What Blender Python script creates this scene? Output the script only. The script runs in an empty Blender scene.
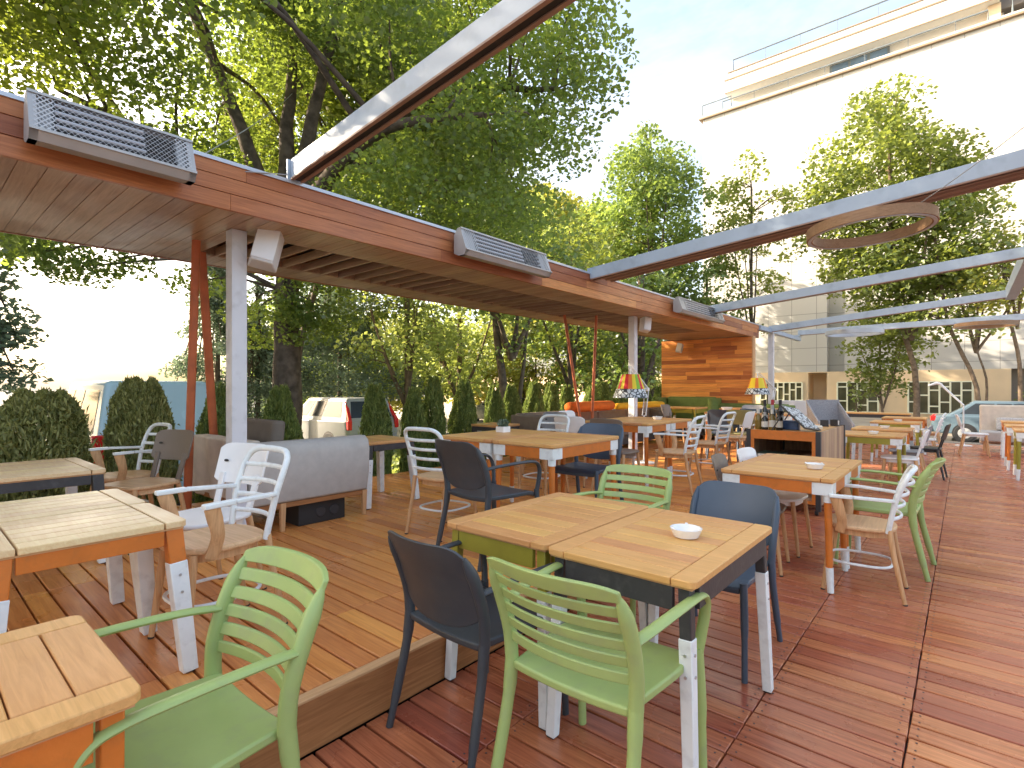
import bpy, math, random
import numpy as np
from mathutils import Vector, Matrix
rnd = random.Random(7)
PI = math.pi
R = math.radians
scene = bpy.context.scene
COL = scene.collection

# ---------------------------------------------------------------- helpers
class MB:
    """collects shapes; build() links them as ONE mesh object"""
    def __init__(s): s.v = []; s.f = []; s.t = []
    def add(s, vs, fs, tone=0.5):
        o = len(s.v); s.v += [tuple(p) for p in vs]
        for f in fs: s.f.append([i + o for i in f]); s.t.append(tone)
        return s
    def box(s, c, d, rz=0.0, tone=0.5, m=None):
        x, y, z = d[0] / 2, d[1] / 2, d[2] / 2
        vs = [Vector((a * x, b * y, e * z)) for e in (-1, 1) for b in (-1, 1) for a in (-1, 1)]
        M = Matrix.Translation(c) @ (m if m is not None else Matrix.Rotation(rz, 4, 'Z'))
        return s.add([M @ p for p in vs], [(0, 2, 3, 1), (4, 5, 7, 6), (0, 1, 5, 4), (2, 6, 7, 3), (0, 4, 6, 2), (1, 3, 7, 5)], tone)
    def lo(s, a, b, tone=0.5):
        return s.box([(a[i] + b[i]) / 2 for i in range(3)], [abs(b[i] - a[i]) for i in range(3)], tone=tone)
    def bar(s, p0, p1, w, h, w1=None, h1=None, side=(1, 0, 0), tone=0.5):
        p0 = Vector(p0); p1 = Vector(p1); t = (p1 - p0).normalized(); sd = Vector(side)
        sd = (sd - t * sd.dot(t)).normalized(); n = t.cross(sd)
        w1 = w if w1 is None else w1; h1 = h if h1 is None else h1
        vs = []
        for p, a, b in ((p0, w, h), (p1, w1, h1)):
            vs += [p - sd * a / 2 - n * b / 2, p + sd * a / 2 - n * b / 2, p + sd * a / 2 + n * b / 2, p - sd * a / 2 + n * b / 2]
        return s.add(vs, [(3, 2, 1, 0), (4, 5, 6, 7), (0, 1, 5, 4), (1, 2, 6, 5), (2, 3, 7, 6), (3, 0, 4, 7)], tone)
    def tube(s, pts, rad, n=10, side=(1, 0, 0), closed=False, tone=0.5):
        """rad: per point r or (a,b); a along side"""
        pts = [Vector(p) for p in pts]; N = len(pts)
        if not isinstance(rad, list): rad = [rad] * N
        vs = []; sd = Vector(side)
        for i, p in enumerate(pts):
            if closed: t = pts[(i + 1) % N] - pts[i - 1]
            else: t = pts[min(i + 1, N - 1)] - pts[max(i - 1, 0)]
            t.normalize(); s2 = sd - t * sd.dot(t)
            if s2.length < 1e-4: s2 = t.orthogonal()
            s2.normalize(); nn = t.cross(s2)
            if not isinstance(rad[i], tuple): a = b = rad[i]
            else: a, b = rad[i]
            if closed is False and N > 2 and not isinstance(rad[i], tuple): sd = s2
            for k in range(n):
                q = 2 * PI * k / n
                vs.append(p + s2 * a * math.cos(q) + nn * b * math.sin(q))
        fs = []
        for i in range(N if closed else N - 1):
            j = (i + 1) % N
            for k in range(n):
                l = (k + 1) % n
                fs.append((i * n + k, i * n + l, j * n + l, j * n + k))
        if not closed:
            fs.append(tuple(range(n - 1, -1, -1))); fs.append(tuple((N - 1) * n + k for k in range(n)))
        return s.add(vs, fs, tone)
    def lathe(s, prof, c=(0, 0, 0), n=20, cap=True, tone=0.5):
        vs = []; fs = []
        for r, z in prof:
            for k in range(n):
                q = 2 * PI * k / n
                vs.append((c[0] + r * math.cos(q), c[1] + r * math.sin(q), c[2] + z))
        for i in range(len(prof) - 1):
            for k in range(n):
                l = (k + 1) % n
                fs.append((i * n + k, i * n + l, (i + 1) * n + l, (i + 1) * n + k))
        if cap:
            fs.append(tuple(range(n - 1, -1, -1))); fs.append(tuple((len(prof) - 1) * n + k for k in range(n)))
        return s.add(vs, fs, tone)
    def slab(s, outline, z0, z1, M=None, tone=0.5):
        n = len(outline)
        vs = [Vector((x, y, z0)) for x, y in outline] + [Vector((x, y, z1)) for x, y in outline]
        if M is not None: vs = [M @ p for p in vs]
        fs = [tuple(range(n - 1, -1, -1)), tuple(range(n, 2 * n))]
        fs += [(i, (i + 1) % n, n + (i + 1) % n, n + i) for i in range(n)]
        return s.add(vs, fs, tone)
    def sheet(s, fn, us, vs_, th, tone=0.5):
        """thick surface: fn(u,v)->point, thickness th along +Y"""
        nu, nv = len(us), len(vs_); a = []
        for dy in (0, th):
            for u in us:
                for v in vs_:
                    p = fn(u, v); a.append((p[0], p[1] + dy, p[2]))
        o = nu * nv; fs = []
        ix = lambda i, j: i * nv + j
        for i in range(nu - 1):
            for j in range(nv - 1):
                fs.append((ix(i, j), ix(i + 1, j), ix(i + 1, j + 1), ix(i, j + 1)))
                fs.append((o + ix(i, j + 1), o + ix(i + 1, j + 1), o + ix(i + 1, j), o + ix(i, j)))
        for i in range(nu - 1):
            fs.append((ix(i, 0), o + ix(i, 0), o + ix(i + 1, 0), ix(i + 1, 0)))
            fs.append((ix(i, nv - 1), ix(i + 1, nv - 1), o + ix(i + 1, nv - 1), o + ix(i, nv - 1)))
        for j in range(nv - 1):
            fs.append((ix(0, j), ix(0, j + 1), o + ix(0, j + 1), o + ix(0, j)))
            fs.append((ix(nu - 1, j), o + ix(nu - 1, j), o + ix(nu - 1, j + 1), ix(nu - 1, j + 1)))
        return s.add(a, fs, tone)
    def build(s, name, mat, parent=None, bevel=0.0, seg=2, smooth=True, angle=40, loc=None):
        me = bpy.data.meshes.new(name); me.from_pydata(s.v, [], s.f)
        at = me.attributes.new('tone', 'FLOAT', 'FACE'); at.data.foreach_set('value', s.t)
        if smooth:
            me.polygons.foreach_set('use_smooth', [True] * len(me.polygons)); me.set_sharp_from_angle(angle=R(angle))
        me.update()
        o = bpy.data.objects.new(name, me); COL.objects.link(o)
        if mat: me.materials.append(mat)
        if parent: o.parent = parent
        if loc: o.location = loc
        if bevel:
            b = o.modifiers.new('bevel', 'BEVEL'); b.width = bevel; b.segments = seg; b.limit_method = 'ANGLE'; b.angle_limit = R(50)
            b.harden_normals = False
        return o

def thing(name, label, cat, loc=(0, 0, 0), rz=0.0, group=None):
    o = bpy.data.objects.new(name, None); COL.objects.link(o); o.empty_display_size = .1
    o.location = loc; o.rotation_euler = (0, 0, rz); tag(o, label, cat, group); return o
def tag(o, label, cat, group=None):
    o['label'] = label; o['category'] = cat
    if group: o['group'] = group
    elif 'group' in o.keys(): del o['group']
    return o
def kind(o, k): o['kind'] = k; return o
def copy_tree(o, parent=None):
    c = o.copy(); COL.objects.link(c)
    if parent: c.parent = parent
    for ch in list(o.children): copy_tree(ch, c)
    return c
def rrect(w, d, r, n=5, cx=0, cy=0):
    pts = []
    for sx, sy, a0 in ((1, 1, 0), (-1, 1, 90), (-1, -1, 180), (1, -1, 270)):
        for k in range(n + 1):
            a = R(a0 + 90 * k / n)
            pts.append((cx + sx * (w / 2 - r) + r * math.cos(a), cy + sy * (d / 2 - r) + r * math.sin(a)))
    return pts
def superell(a, b, p=2.6, n=36, cx=0, cy=0):
    out = []
    for k in range(n):
        q = 2 * PI * k / n; c, s_ = math.cos(q), math.sin(q)
        out.append((cx + a * math.copysign(abs(c) ** (2 / p), c), cy + b * math.copysign(abs(s_) ** (2 / p), s_)))
    return out
def lin(a, b, n): return [a + (b - a) * i / (n - 1) for i in range(n)]
def smoothpath(pts, k=4):
    """Catmull-Rom"""
    P = [Vector(p) for p in pts]; P = [P[0] * 2 - P[1]] + P + [P[-1] * 2 - P[-2]]; out = []
    for i in range(1, len(P) - 2):
        for j in range(k):
            t = j / k; a, b, c, d = P[i - 1:i + 3]
            out.append(0.5 * ((2 * b) + (c - a) * t + (2 * a - 5 * b + 4 * c - d) * t * t + (-a + 3 * b - 3 * c + d) * t ** 3))
    out.append(P[-2]); return out

# ---------------------------------------------------------------- materials
def newmat(name):
    m = bpy.data.materials.new(name); m.use_nodes = True; nt = m.node_tree
    return m, nt, nt.nodes['Principled BSDF']
def nd(nt, typ, **kw):
    n = nt.nodes.new(typ)
    for k, v in kw.items(): setattr(n, k, v)
    return n
def plain(name, col, rough=0.5, var=0.08, scale=6.0, bump=0.0, bscale=80.0, metal=0.0, spec=0.5, dirt=None, trans=0.0):
    """painted / moulded surface with faint mottling, wear and a fine bump"""
    if 'car_paint' not in name and 'render' not in name: col = [min(.86, c * 1.22) for c in col]
    m, nt, b = newmat(name); L = nt.links.new
    tc = nd(nt, 'ShaderNodeTexCoord'); no = nd(nt, 'ShaderNodeTexNoise'); no.inputs['Scale'].default_value = scale; no.inputs['Detail'].default_value = 6
    L(tc.outputs['Object'], no.inputs['Vector'])
    rp = nd(nt, 'ShaderNodeValToRGB'); e = rp.color_ramp.elements
    e[0].position = .3; e[1].position = .7
    e[0].color = [c * (1 - var) for c in col] + [1]; e[1].color = [min(1, c * (1 + var)) for c in col] + [1]
    L(no.outputs['Fac'], rp.inputs[0]); out = rp.outputs[0]
    if dirt:
        n2 = nd(nt, 'ShaderNodeTexNoise'); n2.inputs['Scale'].default_value = scale * 2.7; n2.inputs['Detail'].default_value = 8
        L(tc.outputs['Object'], n2.inputs['Vector'])
        r2 = nd(nt, 'ShaderNodeValToRGB'); r2.color_ramp.elements[0].position = .52; r2.color_ramp.elements[1].position = .75
        r2.color_ramp.elements[1].color = (.6, .6, .6, 1)
        L(n2.outputs['Fac'], r2.inputs[0])
        mx = nd(nt, 'ShaderNodeMixRGB'); mx.inputs[2].default_value = list(dirt) + [1]; L(r2.outputs[0], mx.inputs[0]); L(out, mx.inputs[1]); out = mx.outputs[0]
    L(out, b.inputs['Base Color'])
    b.inputs['Metallic'].default_value = metal; b.inputs['Specular IOR Level'].default_value = spec
    mr = nd(nt, 'ShaderNodeMapRange'); mr.inputs[3].default_value = max(.04, rough - .08); mr.inputs[4].default_value = min(1, rough + .1)
    L(no.outputs['Fac'], mr.inputs[0]); L(mr.outputs[0], b.inputs['Roughness'])
    if bump:
        nb = nd(nt, 'ShaderNodeTexNoise'); nb.inputs['Scale'].default_value = bscale; nb.inputs['Detail'].default_value = 4
        L(tc.outputs['Object'], nb.inputs['Vector']); bp = nd(nt, 'ShaderNodeBump'); bp.inputs['Strength'].default_value = bump; bp.inputs['Distance'].default_value = .01
        L(nb.outputs['Fac'], bp.inputs['Height']); L(bp.outputs[0], b.inputs['Normal'])
    return m
def wood(name, c0, c1, axis=0, scale=1.0, rough=.42, tone=.5, bump=.15, worn=None, spec=.4, wmix=.55):
    """planks: grain stretched along axis; per-board tone from the face attribute"""
    c0, c1 = [[min(.85, c * 1.2) for c in q] for q in (c0, c1)]
    m, nt, b = newmat(name); L = nt.links.new
    tc = nd(nt, 'ShaderNodeTexCoord'); at = nd(nt, 'ShaderNodeAttribute', attribute_name='tone')
    mp = nd(nt, 'ShaderNodeMapping'); sc = [28 * scale] * 3; sc[axis] = 1.6 * scale; mp.inputs['Scale'].default_value = sc
    ad = nd(nt, 'ShaderNodeVectorMath', operation='MULTIPLY_ADD'); ad.inputs[1].default_value = (37, 53, 71)
    cx = nd(nt, 'ShaderNodeCombineXYZ')
    for i in range(3): L(at.outputs['Fac'], cx.inputs[i])
    L(cx.outputs[0], ad.inputs[0]); L(tc.outputs['Object'], ad.inputs[2]); L(ad.outputs[0], mp.inputs['Vector'])
    no = nd(nt, 'ShaderNodeTexNoise'); no.inputs['Scale'].default_value = 1.6; no.inputs['Detail'].default_value = 9; no.inputs['Roughness'].default_value = .62; no.inputs['Distortion'].default_value = 1.1
    L(mp.outputs[0], no.inputs['Vector'])
    rp = nd(nt, 'ShaderNodeValToRGB'); e = rp.color_ramp.elements; e[0].position = .28; e[1].position = .72
    e[0].color = list(c0) + [1]; e[1].color = list(c1) + [1]; L(no.outputs['Fac'], rp.inputs[0])
    hs = nd(nt, 'ShaderNodeHueSaturation'); L(rp.outputs[0], hs.inputs['Color'])
    mv = nd(nt, 'ShaderNodeMapRange'); mv.inputs[3].default_value = 1 - tone; mv.inputs[4].default_value = 1 + tone; L(at.outputs['Fac'], mv.inputs[0]); L(mv.outputs[0], hs.inputs['Value'])
    mh = nd(nt, 'ShaderNodeMapRange'); mh.inputs[3].default_value = .487; mh.inputs[4].default_value = .513; L(at.outputs['Fac'], mh.inputs[0]); L(mh.outputs[0], hs.inputs['Hue'])
    out = hs.outputs[0]
    n2 = nd(nt, 'ShaderNodeTexNoise'); n2.inputs['Scale'].default_value = 2.2; n2.inputs['Detail'].default_value = 6; L(tc.outputs['Object'], n2.inputs['Vector'])
    if worn:
        r2 = nd(nt, 'ShaderNodeValToRGB'); r2.color_ramp.elements[0].position = .45; r2.color_ramp.elements[1].position = .72; r2.color_ramp.elements[1].color = (wmix, wmix, wmix, 1)
        L(n2.outputs['Fac'], r2.inputs[0]); mx = nd(nt, 'ShaderNodeMixRGB'); mx.inputs[2].default_value = list(worn) + [1]
        L(r2.outputs[0], mx.inputs[0]); L(out, mx.inputs[1]); out = mx.outputs[0]
    L(out, b.inputs['Base Color'])
    mr = nd(nt, 'ShaderNodeMapRange'); mr.inputs[1].default_value = .3; mr.inputs[2].default_value = .7; mr.inputs[3].default_value = rough - .1; mr.inputs[4].default_value = rough + .14
    L(n2.outputs['Fac'], mr.inputs[0]); L(mr.outputs[0], b.inputs['Roughness']); b.inputs['Specular IOR Level'].default_value = spec
    bp = nd(nt, 'ShaderNodeBump'); bp.inputs['Strength'].default_value = bump; bp.inputs['Distance'].default_value = .004
    L(no.outputs['Fac'], bp.inputs['Height']); L(bp.outputs[0], b.inputs['Normal'])
    return m
def leafmat(name, c0, c1, tr, tmix=.45, gloss=.12):
    m = bpy.data.materials.new(name); m.use_nodes = True; nt = m.node_tree; nt.nodes.clear(); L = nt.links.new
    at = nd(nt, 'ShaderNodeAttribute', attribute_name='tone'); rp = nd(nt, 'ShaderNodeValToRGB')
    c0, c1, tr = [[c * 1.15 for c in q] for q in (c0, c1, tr)]
    e = rp.color_ramp.elements; e[0].color = list(c0) + [1]; e[1].color = list(c1) + [1]; L(at.outputs['Fac'], rp.inputs[0])
    r2 = nd(nt, 'ShaderNodeValToRGB'); e = r2.color_ramp.elements; e[0].color = [c * .65 for c in tr] + [1]; e[1].color = list(tr) + [1]; L(at.outputs['Fac'], r2.inputs[0])
    d = nd(nt, 'ShaderNodeBsdfDiffuse'); t = nd(nt, 'ShaderNodeBsdfTranslucent'); g = nd(nt, 'ShaderNodeBsdfGlossy'); g.inputs['Roughness'].default_value = .45
    L(rp.outputs[0], d.inputs[0]); L(r2.outputs[0], t.inputs[0]); g.inputs[0].default_value = (.5, .52, .48, 1)
    m1 = nd(nt, 'ShaderNodeMixShader'); m1.inputs[0].default_value = tmix; L(d.outputs[0], m1.inputs[1]); L(t.outputs[0], m1.inputs[2])
    m2 = nd(nt, 'ShaderNodeMixShader'); m2.inputs[0].default_value = gloss; L(m1.outputs[0], m2.inputs[1]); L(g.outputs[0], m2.inputs[2])
    o = nd(nt, 'ShaderNodeOutputMaterial'); L(m2.outputs[0], o.inputs[0]); return m
def glassmat(name, col=(.02, .025, .03), rough=.06):
    return plain(name, col, .12, .2, 1.5, spec=.2)

M = {}
M['deck_low'] = wood('deck_low', (.25, .060, .030), (.54, .175, .085), 0, 1, .25, .30, .12, worn=(.60, .235, .13), spec=.55, wmix=.32)
M['deck_up'] = wood('deck_up', (.46, .145, .036), (.74, .30, .088), 0, 1, .34, .28, .2, worn=(.74, .33, .12), wmix=.35)
M['riser'] = wood('riser', (.22, .085, .03), (.42, .19, .075), 1, 1, .45, .15)
M['nosing'] = wood('nosing', (.42, .22, .1), (.62, .38, .2), 1, 1, .45, .15)
M['fascia'] = wood('fascia', (.25, .076, .028), (.45, .165, .065), 1, .8, .4, .5, .1)
M['soffit'] = wood('soffit', (.27, .165, .105), (.45, .30, .205), 0, .8, .42, .18, .1)
M['wallwood'] = wood('wallwood', (.36, .105, .03), (.66, .26, .08), 0, .6, .38, .4, .1)
M['top'] = wood('table_wood', (.50, .245, .082), (.67, .36, .14), 0, 1.3, .42, .10, .08, worn=(.74, .43, .18))
M['top_glare'] = wood('table_wood_glare', (.62, .41, .21), (.78, .55, .32), 0, 1.3, .42, .09, .08, worn=(.82, .62, .38))  # paler copy of the table wood; sky glare put into its colour
M['legwood'] = wood('beech', (.42, .22, .10), (.62, .37, .19), 2, 1.3, .42, .1, .08)
M['seatwood'] = wood('beech_seat', (.48, .28, .14), (.68, .44, .25), 0, 1.0, .4, .1, .06)
M['cratewood'] = wood('weathered_wood', (.26, .16, .10), (.46, .30, .19), 2, 1, .6, .25, .2)
M['ringwood'] = wood('ring_wood', (.20, .115, .06), (.34, .20, .11), 0, 1, .5, .2, .1)
M['green'] = plain('green_plastic', (.29, .385, .135), .40, .06, 5, .05, 260, dirt=(.31, .37, .18))
M['graphite'] = plain('graphite_plastic', (.040, .048, .058), .42, .1, 5, .05, 260, dirt=(.07, .075, .08))
M['bluegrey'] = plain('blue_grey_plastic', (.045, .068, .10), .4, .1, 5, .05, 260)
M['white'] = plain('white_paint', (.66, .70, .76), .38, .05, 7, .03, 90, dirt=(.55, .57, .58))
M['whitep'] = plain('white_plastic', (.72, .77, .84), .35, .04, 5, .03, 200)
M['brown'] = plain('taupe_plastic', (.16, .125, .10), .45, .07, 5, .04, 200)
M['olivec'] = plain('olive_plastic', (.20, .18, .075), .45, .07, 5, .04, 200)
M['greyc'] = plain('grey_plastic', (.20, .21, .23), .45, .07, 5, .04, 200)
M['orange'] = plain('orange_paint', (.52, .145, .022), .42, .1, 9, .08, 70, dirt=(.45, .15, .035))
M['olive'] = plain('olive_paint', (.26, .23, .03), .42, .1, 9, .08, 70)
M['charcoal'] = plain('charcoal_paint', (.035, .035, .038), .5, .15, 9, .12, 70, dirt=(.09, .09, .09))
M['darkmetal'] = plain('dark_metal', (.03, .03, .034), .45, .1, 9)
M['blackplastic'] = plain('black_plastic', (.02, .02, .022), .42, .12, 6, .05, 200, dirt=(.05, .05, .05))
M['foot'] = plain('black_foot', (.02, .02, .02), .7)
M['bolt'] = plain('bolt_steel', (.45, .45, .46), .35, .1, 20, metal=.9)
M['sofa'] = plain('grey_felt', (.41, .385, .36), .95, .07, 14, .35, 420, spec=.15)
M['sofab'] = plain('beige_felt', (.58, .50, .42), .95, .08, 12, .35, 420, spec=.15)
M['sofad'] = plain('taupe_felt', (.15, .125, .105), .95, .08, 12, .35, 420, spec=.15)
M['sofag'] = plain('moss_felt', (.15, .20, .06), .95, .1, 12, .35, 420, spec=.15)
M['orangef'] = plain('orange_felt', (.55, .12, .025), .95, .08, 12, .35, 420, spec=.15)
M['yellowf'] = plain('yellow_felt', (.68, .34, .03), .95, .08, 12, .35, 420, spec=.15)
M['beam'] = plain('beam_paint', (.33, .40, .48), .36, .06, 3, .03, 60, dirt=(.27, .33, .40))
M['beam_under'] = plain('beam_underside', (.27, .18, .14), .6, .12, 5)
M['flash'] = plain('metal_flashing', (.42, .45, .50), .35, .06, 4, metal=.3)
M['post'] = plain('post_paint', (.56, .565, .60), .45, .06, 4, .05, 50, dirt=(.45, .45, .47))
M['pole'] = plain('corten_orange_paint', (.42, .105, .04), .5, .18, 8, .08, 40)
M['alu'] = plain('aluminium', (.36, .36, .36), .42, .07, 8, metal=.3)
M['speaker'] = plain('speaker_white', (.58, .585, .60), .5, .04, 6)
M['black'] = plain('black_box', (.018, .017, .018), .6, .2, 6)
M['tyre'] = plain('tyre', (.018, .018, .019), .8, .2, 10)
M['glass'] = glassmat('dark_glass')
M['vanpaint'] = plain('pale_blue_car_paint', (.46, .66, .74), .25, .03, 3, spec=.6)
M['carpaint'] = plain('silver_blue_car_paint', (.085, .13, .165), .3, .03, 3, spec=.4)
M['whitecar'] = plain('white_car_paint', (.30, .31, .31), .35, .03, 3, spec=.3)
M['red'] = plain('red_lamp_glass', (.55, .02, .02), .15, .1, 30)
M['redcar'] = plain('red_car_paint', (.45, .03, .03), .25, .05, 3)
M['ceramic'] = plain('ceramic', (.82, .83, .84), .2, .02, 6)
M['cable'] = plain('steel_cable', (.35, .36, .37), .4, .1, 20, metal=.7)
M['bark'] = plain('bark', (.105, .082, .064), .95, .45, 7, 1.0, 22, spec=.1)
M['bark_pale'] = plain('bark_pale', (.15, .11, .08), .95, .4, 6, 1.0, 18, spec=.1)
M['book'] = plain('book_cover', (.05, .10, .075), .6, .1, 8)
M['bookred'] = plain('red_cover', (.22, .05, .035), .6, .1, 8)
M['bookw'] = plain('paper_stack', (.62, .56, .48), .8, .1, 20)
M['blue'] = plain('blue_tin', (.03, .07, .17), .35, .2, 20)
M['wicker'] = plain('grey_wicker', (.27, .27, .285), .8, .25, 60, .6, 140)
M['wickerw'] = plain('pale_wicker', (.42, .40, .39), .85, .3, 60, .6, 120)
M['bottle'] = plain('bottle_dark', (.012, .012, .01), .12, .2, 10, spec=.7)
M['bottleg'] = plain('bottle_amber', (.16, .10, .015), .12, .2, 10, spec=.7)
M['label'] = plain('bottle_label', (.55, .53, .47), .7, .08, 30)
M['labelred'] = plain('bottle_capsule_red', (.35, .02, .03), .4, .08, 30)
M['leaf_maple'] = leafmat('leaf_maple', (.06, .105, .028), (.215, .29, .08), (.38, .50, .07), .54)
M['leaf_maple2'] = leafmat('leaf_maple_yellow', (.055, .09, .02), (.20, .245, .05), (.42, .50, .06), .55)
M['leaf_spruce'] = leafmat('leaf_spruce', (.08, .12, .08), (.26, .34, .25), (.2, .28, .16), .35)
M['leaf_light'] = leafmat('leaf_light', (.15, .22, .055), (.40, .48, .15), (.55, .62, .14), .48)
M['leaf_yellow'] = leafmat('leaf_yellow', (.16, .19, .03), (.36, .36, .07), (.6, .58, .1), .45)  # yellow leaves; on low far trees the tone stands in for sunlight
M['leaf_mid'] = leafmat('leaf_mid', (.07, .13, .035), (.22, .31, .085), (.36, .48, .09), .42)
M['leaf_olive'] = leafmat('leaf_olive', (.06, .095, .022), (.20, .25, .06), (.38, .45, .07), .46)
M['leaf_hedge'] = leafmat('leaf_hedge', (.08, .13, .035), (.30, .38, .10), (.32, .40, .10), .3, .06)
M['leaf_bush'] = leafmat('leaf_bush', (.13, .155, .05), (.42, .43, .16), (.42, .44, .13), .32, .06)
M['cream'] = plain('cream_render', (.78, .60, .40), .85, .05, 1.2, .1, 30)
M['frame'] = plain('window_frame_cream', (.86, .76, .56), .5, .04, 5)
M['winglass'] = plain('window_glass', (.09, .085, .05), .08, .5, .8, spec=.8)
M['winblue'] = plain('window_glass_blue', (.12, .2, .3), .06, .3, .5, spec=.8)
M['tan'] = plain('tan_coping_shade', (.22, .16, .11), .7, .1, 2)  # edge lines, and painted shade below the parapets
M['recess'] = plain('recess_dark', (.16, .14, .12), .8, .1, 2)
M['rail'] = plain('railing_grey', (.13, .16, .18), .5, .1, 3)
M['slabw'] = plain('white_render', (.64, .62, .58), .85, .04, .6, .08, 25)

def tiles():
    m, nt, b = newmat('facade_tiles'); L = nt.links.new
    tc = nd(nt, 'ShaderNodeTexCoord'); mp = nd(nt, 'ShaderNodeMapping'); mp.inputs['Rotation'].default_value = (R(90), 0, 0)
    L(tc.outputs['Object'], mp.inputs['Vector']); br = nd(nt, 'ShaderNodeTexBrick'); br.offset = 0
    br.inputs['Scale'].default_value = 1; br.inputs['Brick Width'].default_value = 1.5; br.inputs['Row Height'].default_value = 1.15; br.inputs['Mortar Size'].default_value = .018
    br.inputs['Color1'].default_value = (.60, .585, .555, 1); br.inputs['Color2'].default_value = (.53, .525, .51, 1); br.inputs['Mortar'].default_value = (.30, .29, .28, 1)
    L(mp.outputs[0], br.inputs['Vector']); L(br.outputs['Color'], b.inputs['Base Color']); b.inputs['Roughness'].default_value = .6
    return m
M['tiles'] = tiles()
def ground_mat(name, c0, c1, sc, spec=.3):
    m, nt, b = newmat(name); L = nt.links.new
    tc = nd(nt, 'ShaderNodeTexCoord'); n1 = nd(nt, 'ShaderNodeTexNoise'); n1.inputs['Scale'].default_value = sc; n1.inputs['Detail'].default_value = 10
    L(tc.outputs['Object'], n1.inputs['Vector']); rp = nd(nt, 'ShaderNodeValToRGB'); e = rp.color_ramp.elements; e[0].position = .3; e[1].position = .7
    e[0].color = list(c0) + [1]; e[1].color = list(c1) + [1]; L(n1.outputs['Fac'], rp.inputs[0]); L(rp.outputs[0], b.inputs['Base Color'])
    b.inputs['Roughness'].default_value = .85
    bp = nd(nt, 'ShaderNodeBump'); bp.inputs['Strength'].default_value = .4; n2 = nd(nt, 'ShaderNodeTexNoise'); n2.inputs['Scale'].default_value = 90
    L(tc.outputs['Object'], n2.inputs['Vector']); L(n2.outputs['Fac'], bp.inputs['Height']); L(bp.outputs[0], b.inputs['Normal']); return m
M['asphalt'] = ground_mat('asphalt', (.07, .068, .065), (.13, .125, .12), .7)
M['paving'] = ground_mat('paving', (.30, .27, .23), (.44, .40, .34), 1.2)
M['soil'] = ground_mat('soil', (.05, .035, .022), (.11, .08, .05), 3)
def grille(name, cov):
    m, nt, b = newmat(name); L = nt.links.new
    tc = nd(nt, 'ShaderNodeTexCoord'); sx = nd(nt, 'ShaderNodeSeparateXYZ'); L(tc.outputs['Object'], sx.inputs[0])
    # rhombic mesh: lines in two slanted directions
    outs = []
    for sgn in (1, -1):
        a = nd(nt, 'ShaderNodeMath', operation='MULTIPLY'); a.inputs[1].default_value = 38; L(sx.outputs['Y'], a.inputs[0])
        c = nd(nt, 'ShaderNodeMath', operation='MULTIPLY_ADD'); c.inputs[1].default_value = 36 * sgn; L(sx.outputs['Z'], c.inputs[0]); L(a.outputs[0], c.inputs[2])
        f = nd(nt, 'ShaderNodeMath', operation='FRACT'); L(c.outputs[0], f.inputs[0])
        g = nd(nt, 'ShaderNodeMath', operation='LESS_THAN'); g.inputs[1].default_value = cov; L(f.outputs[0], g.inputs[0]); outs.append(g)
    mx = nd(nt, 'ShaderNodeMath', operation='MAXIMUM'); L(outs[0].outputs[0], mx.inputs[0]); L(outs[1].outputs[0], mx.inputs[1])
    tr = nd(nt, 'ShaderNodeBsdfTransparent'); ms = nd(nt, 'ShaderNodeMixShader'); b.inputs['Base Color'].default_value = (.52, .52, .52, 1); b.inputs['Metallic'].default_value = .3; b.inputs['Roughness'].default_value = .4
    L(mx.outputs[0], ms.inputs[0]); L(tr.outputs[0], ms.inputs[1]); L(b.outputs[0], ms.inputs[2]); L(ms.outputs[0], nt.nodes['Material Output'].inputs[0]); return m
M['grille'] = grille('heater_grille', .3); M['guard'] = grille('heater_guard', .11)
def shade_mat(name, cols):
    """striped paper lamp shade: vertical colour stripes by angle"""
    m, nt, b = newmat(name); L = nt.links.new
    tc = nd(nt, 'ShaderNodeTexCoord'); sx = nd(nt, 'ShaderNodeSeparateXYZ'); L(tc.outputs['Object'], sx.inputs[0])
    at = nd(nt, 'ShaderNodeMath', operation='ARCTAN2'); L(sx.outputs['Y'], at.inputs[0]); L(sx.outputs['X'], at.inputs[1])
    mr = nd(nt, 'ShaderNodeMapRange'); mr.inputs[1].default_value = -PI; mr.inputs[2].default_value = PI; L(at.outputs[0], mr.inputs[0])
    rp = nd(nt, 'ShaderNodeValToRGB'); rp.color_ramp.interpolation = 'CONSTANT'; e = rp.color_ramp.elements
    n = len(cols)
    while len(e) < n: e.new(.5)
    for i, c in enumerate(cols): e[i].position = i / n; e[i].color = list(c) + [1]
    L(mr.outputs[0], rp.inputs[0]); L(rp.outputs[0], b.inputs['Base Color']); b.inputs['Roughness'].default_value = .6
    return m
OR, YE, GR_, RE = (.85, .22, .03), (.9, .68, .04), (.25, .5, .04), (.7, .02, .03)
M['shade_rainbow'] = shade_mat('rainbow_shade', [OR, YE, GR_, RE, YE, RE, OR, YE, GR_, RE, YE, OR, YE, GR_, RE, YE, OR, YE, RE, OR])
M['shade_amber'] = shade_mat('amber_shade', [YE, OR, YE, YE, OR, YE, YE, OR, YE, YE, YE, OR, YE, YE, OR, YE])
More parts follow.
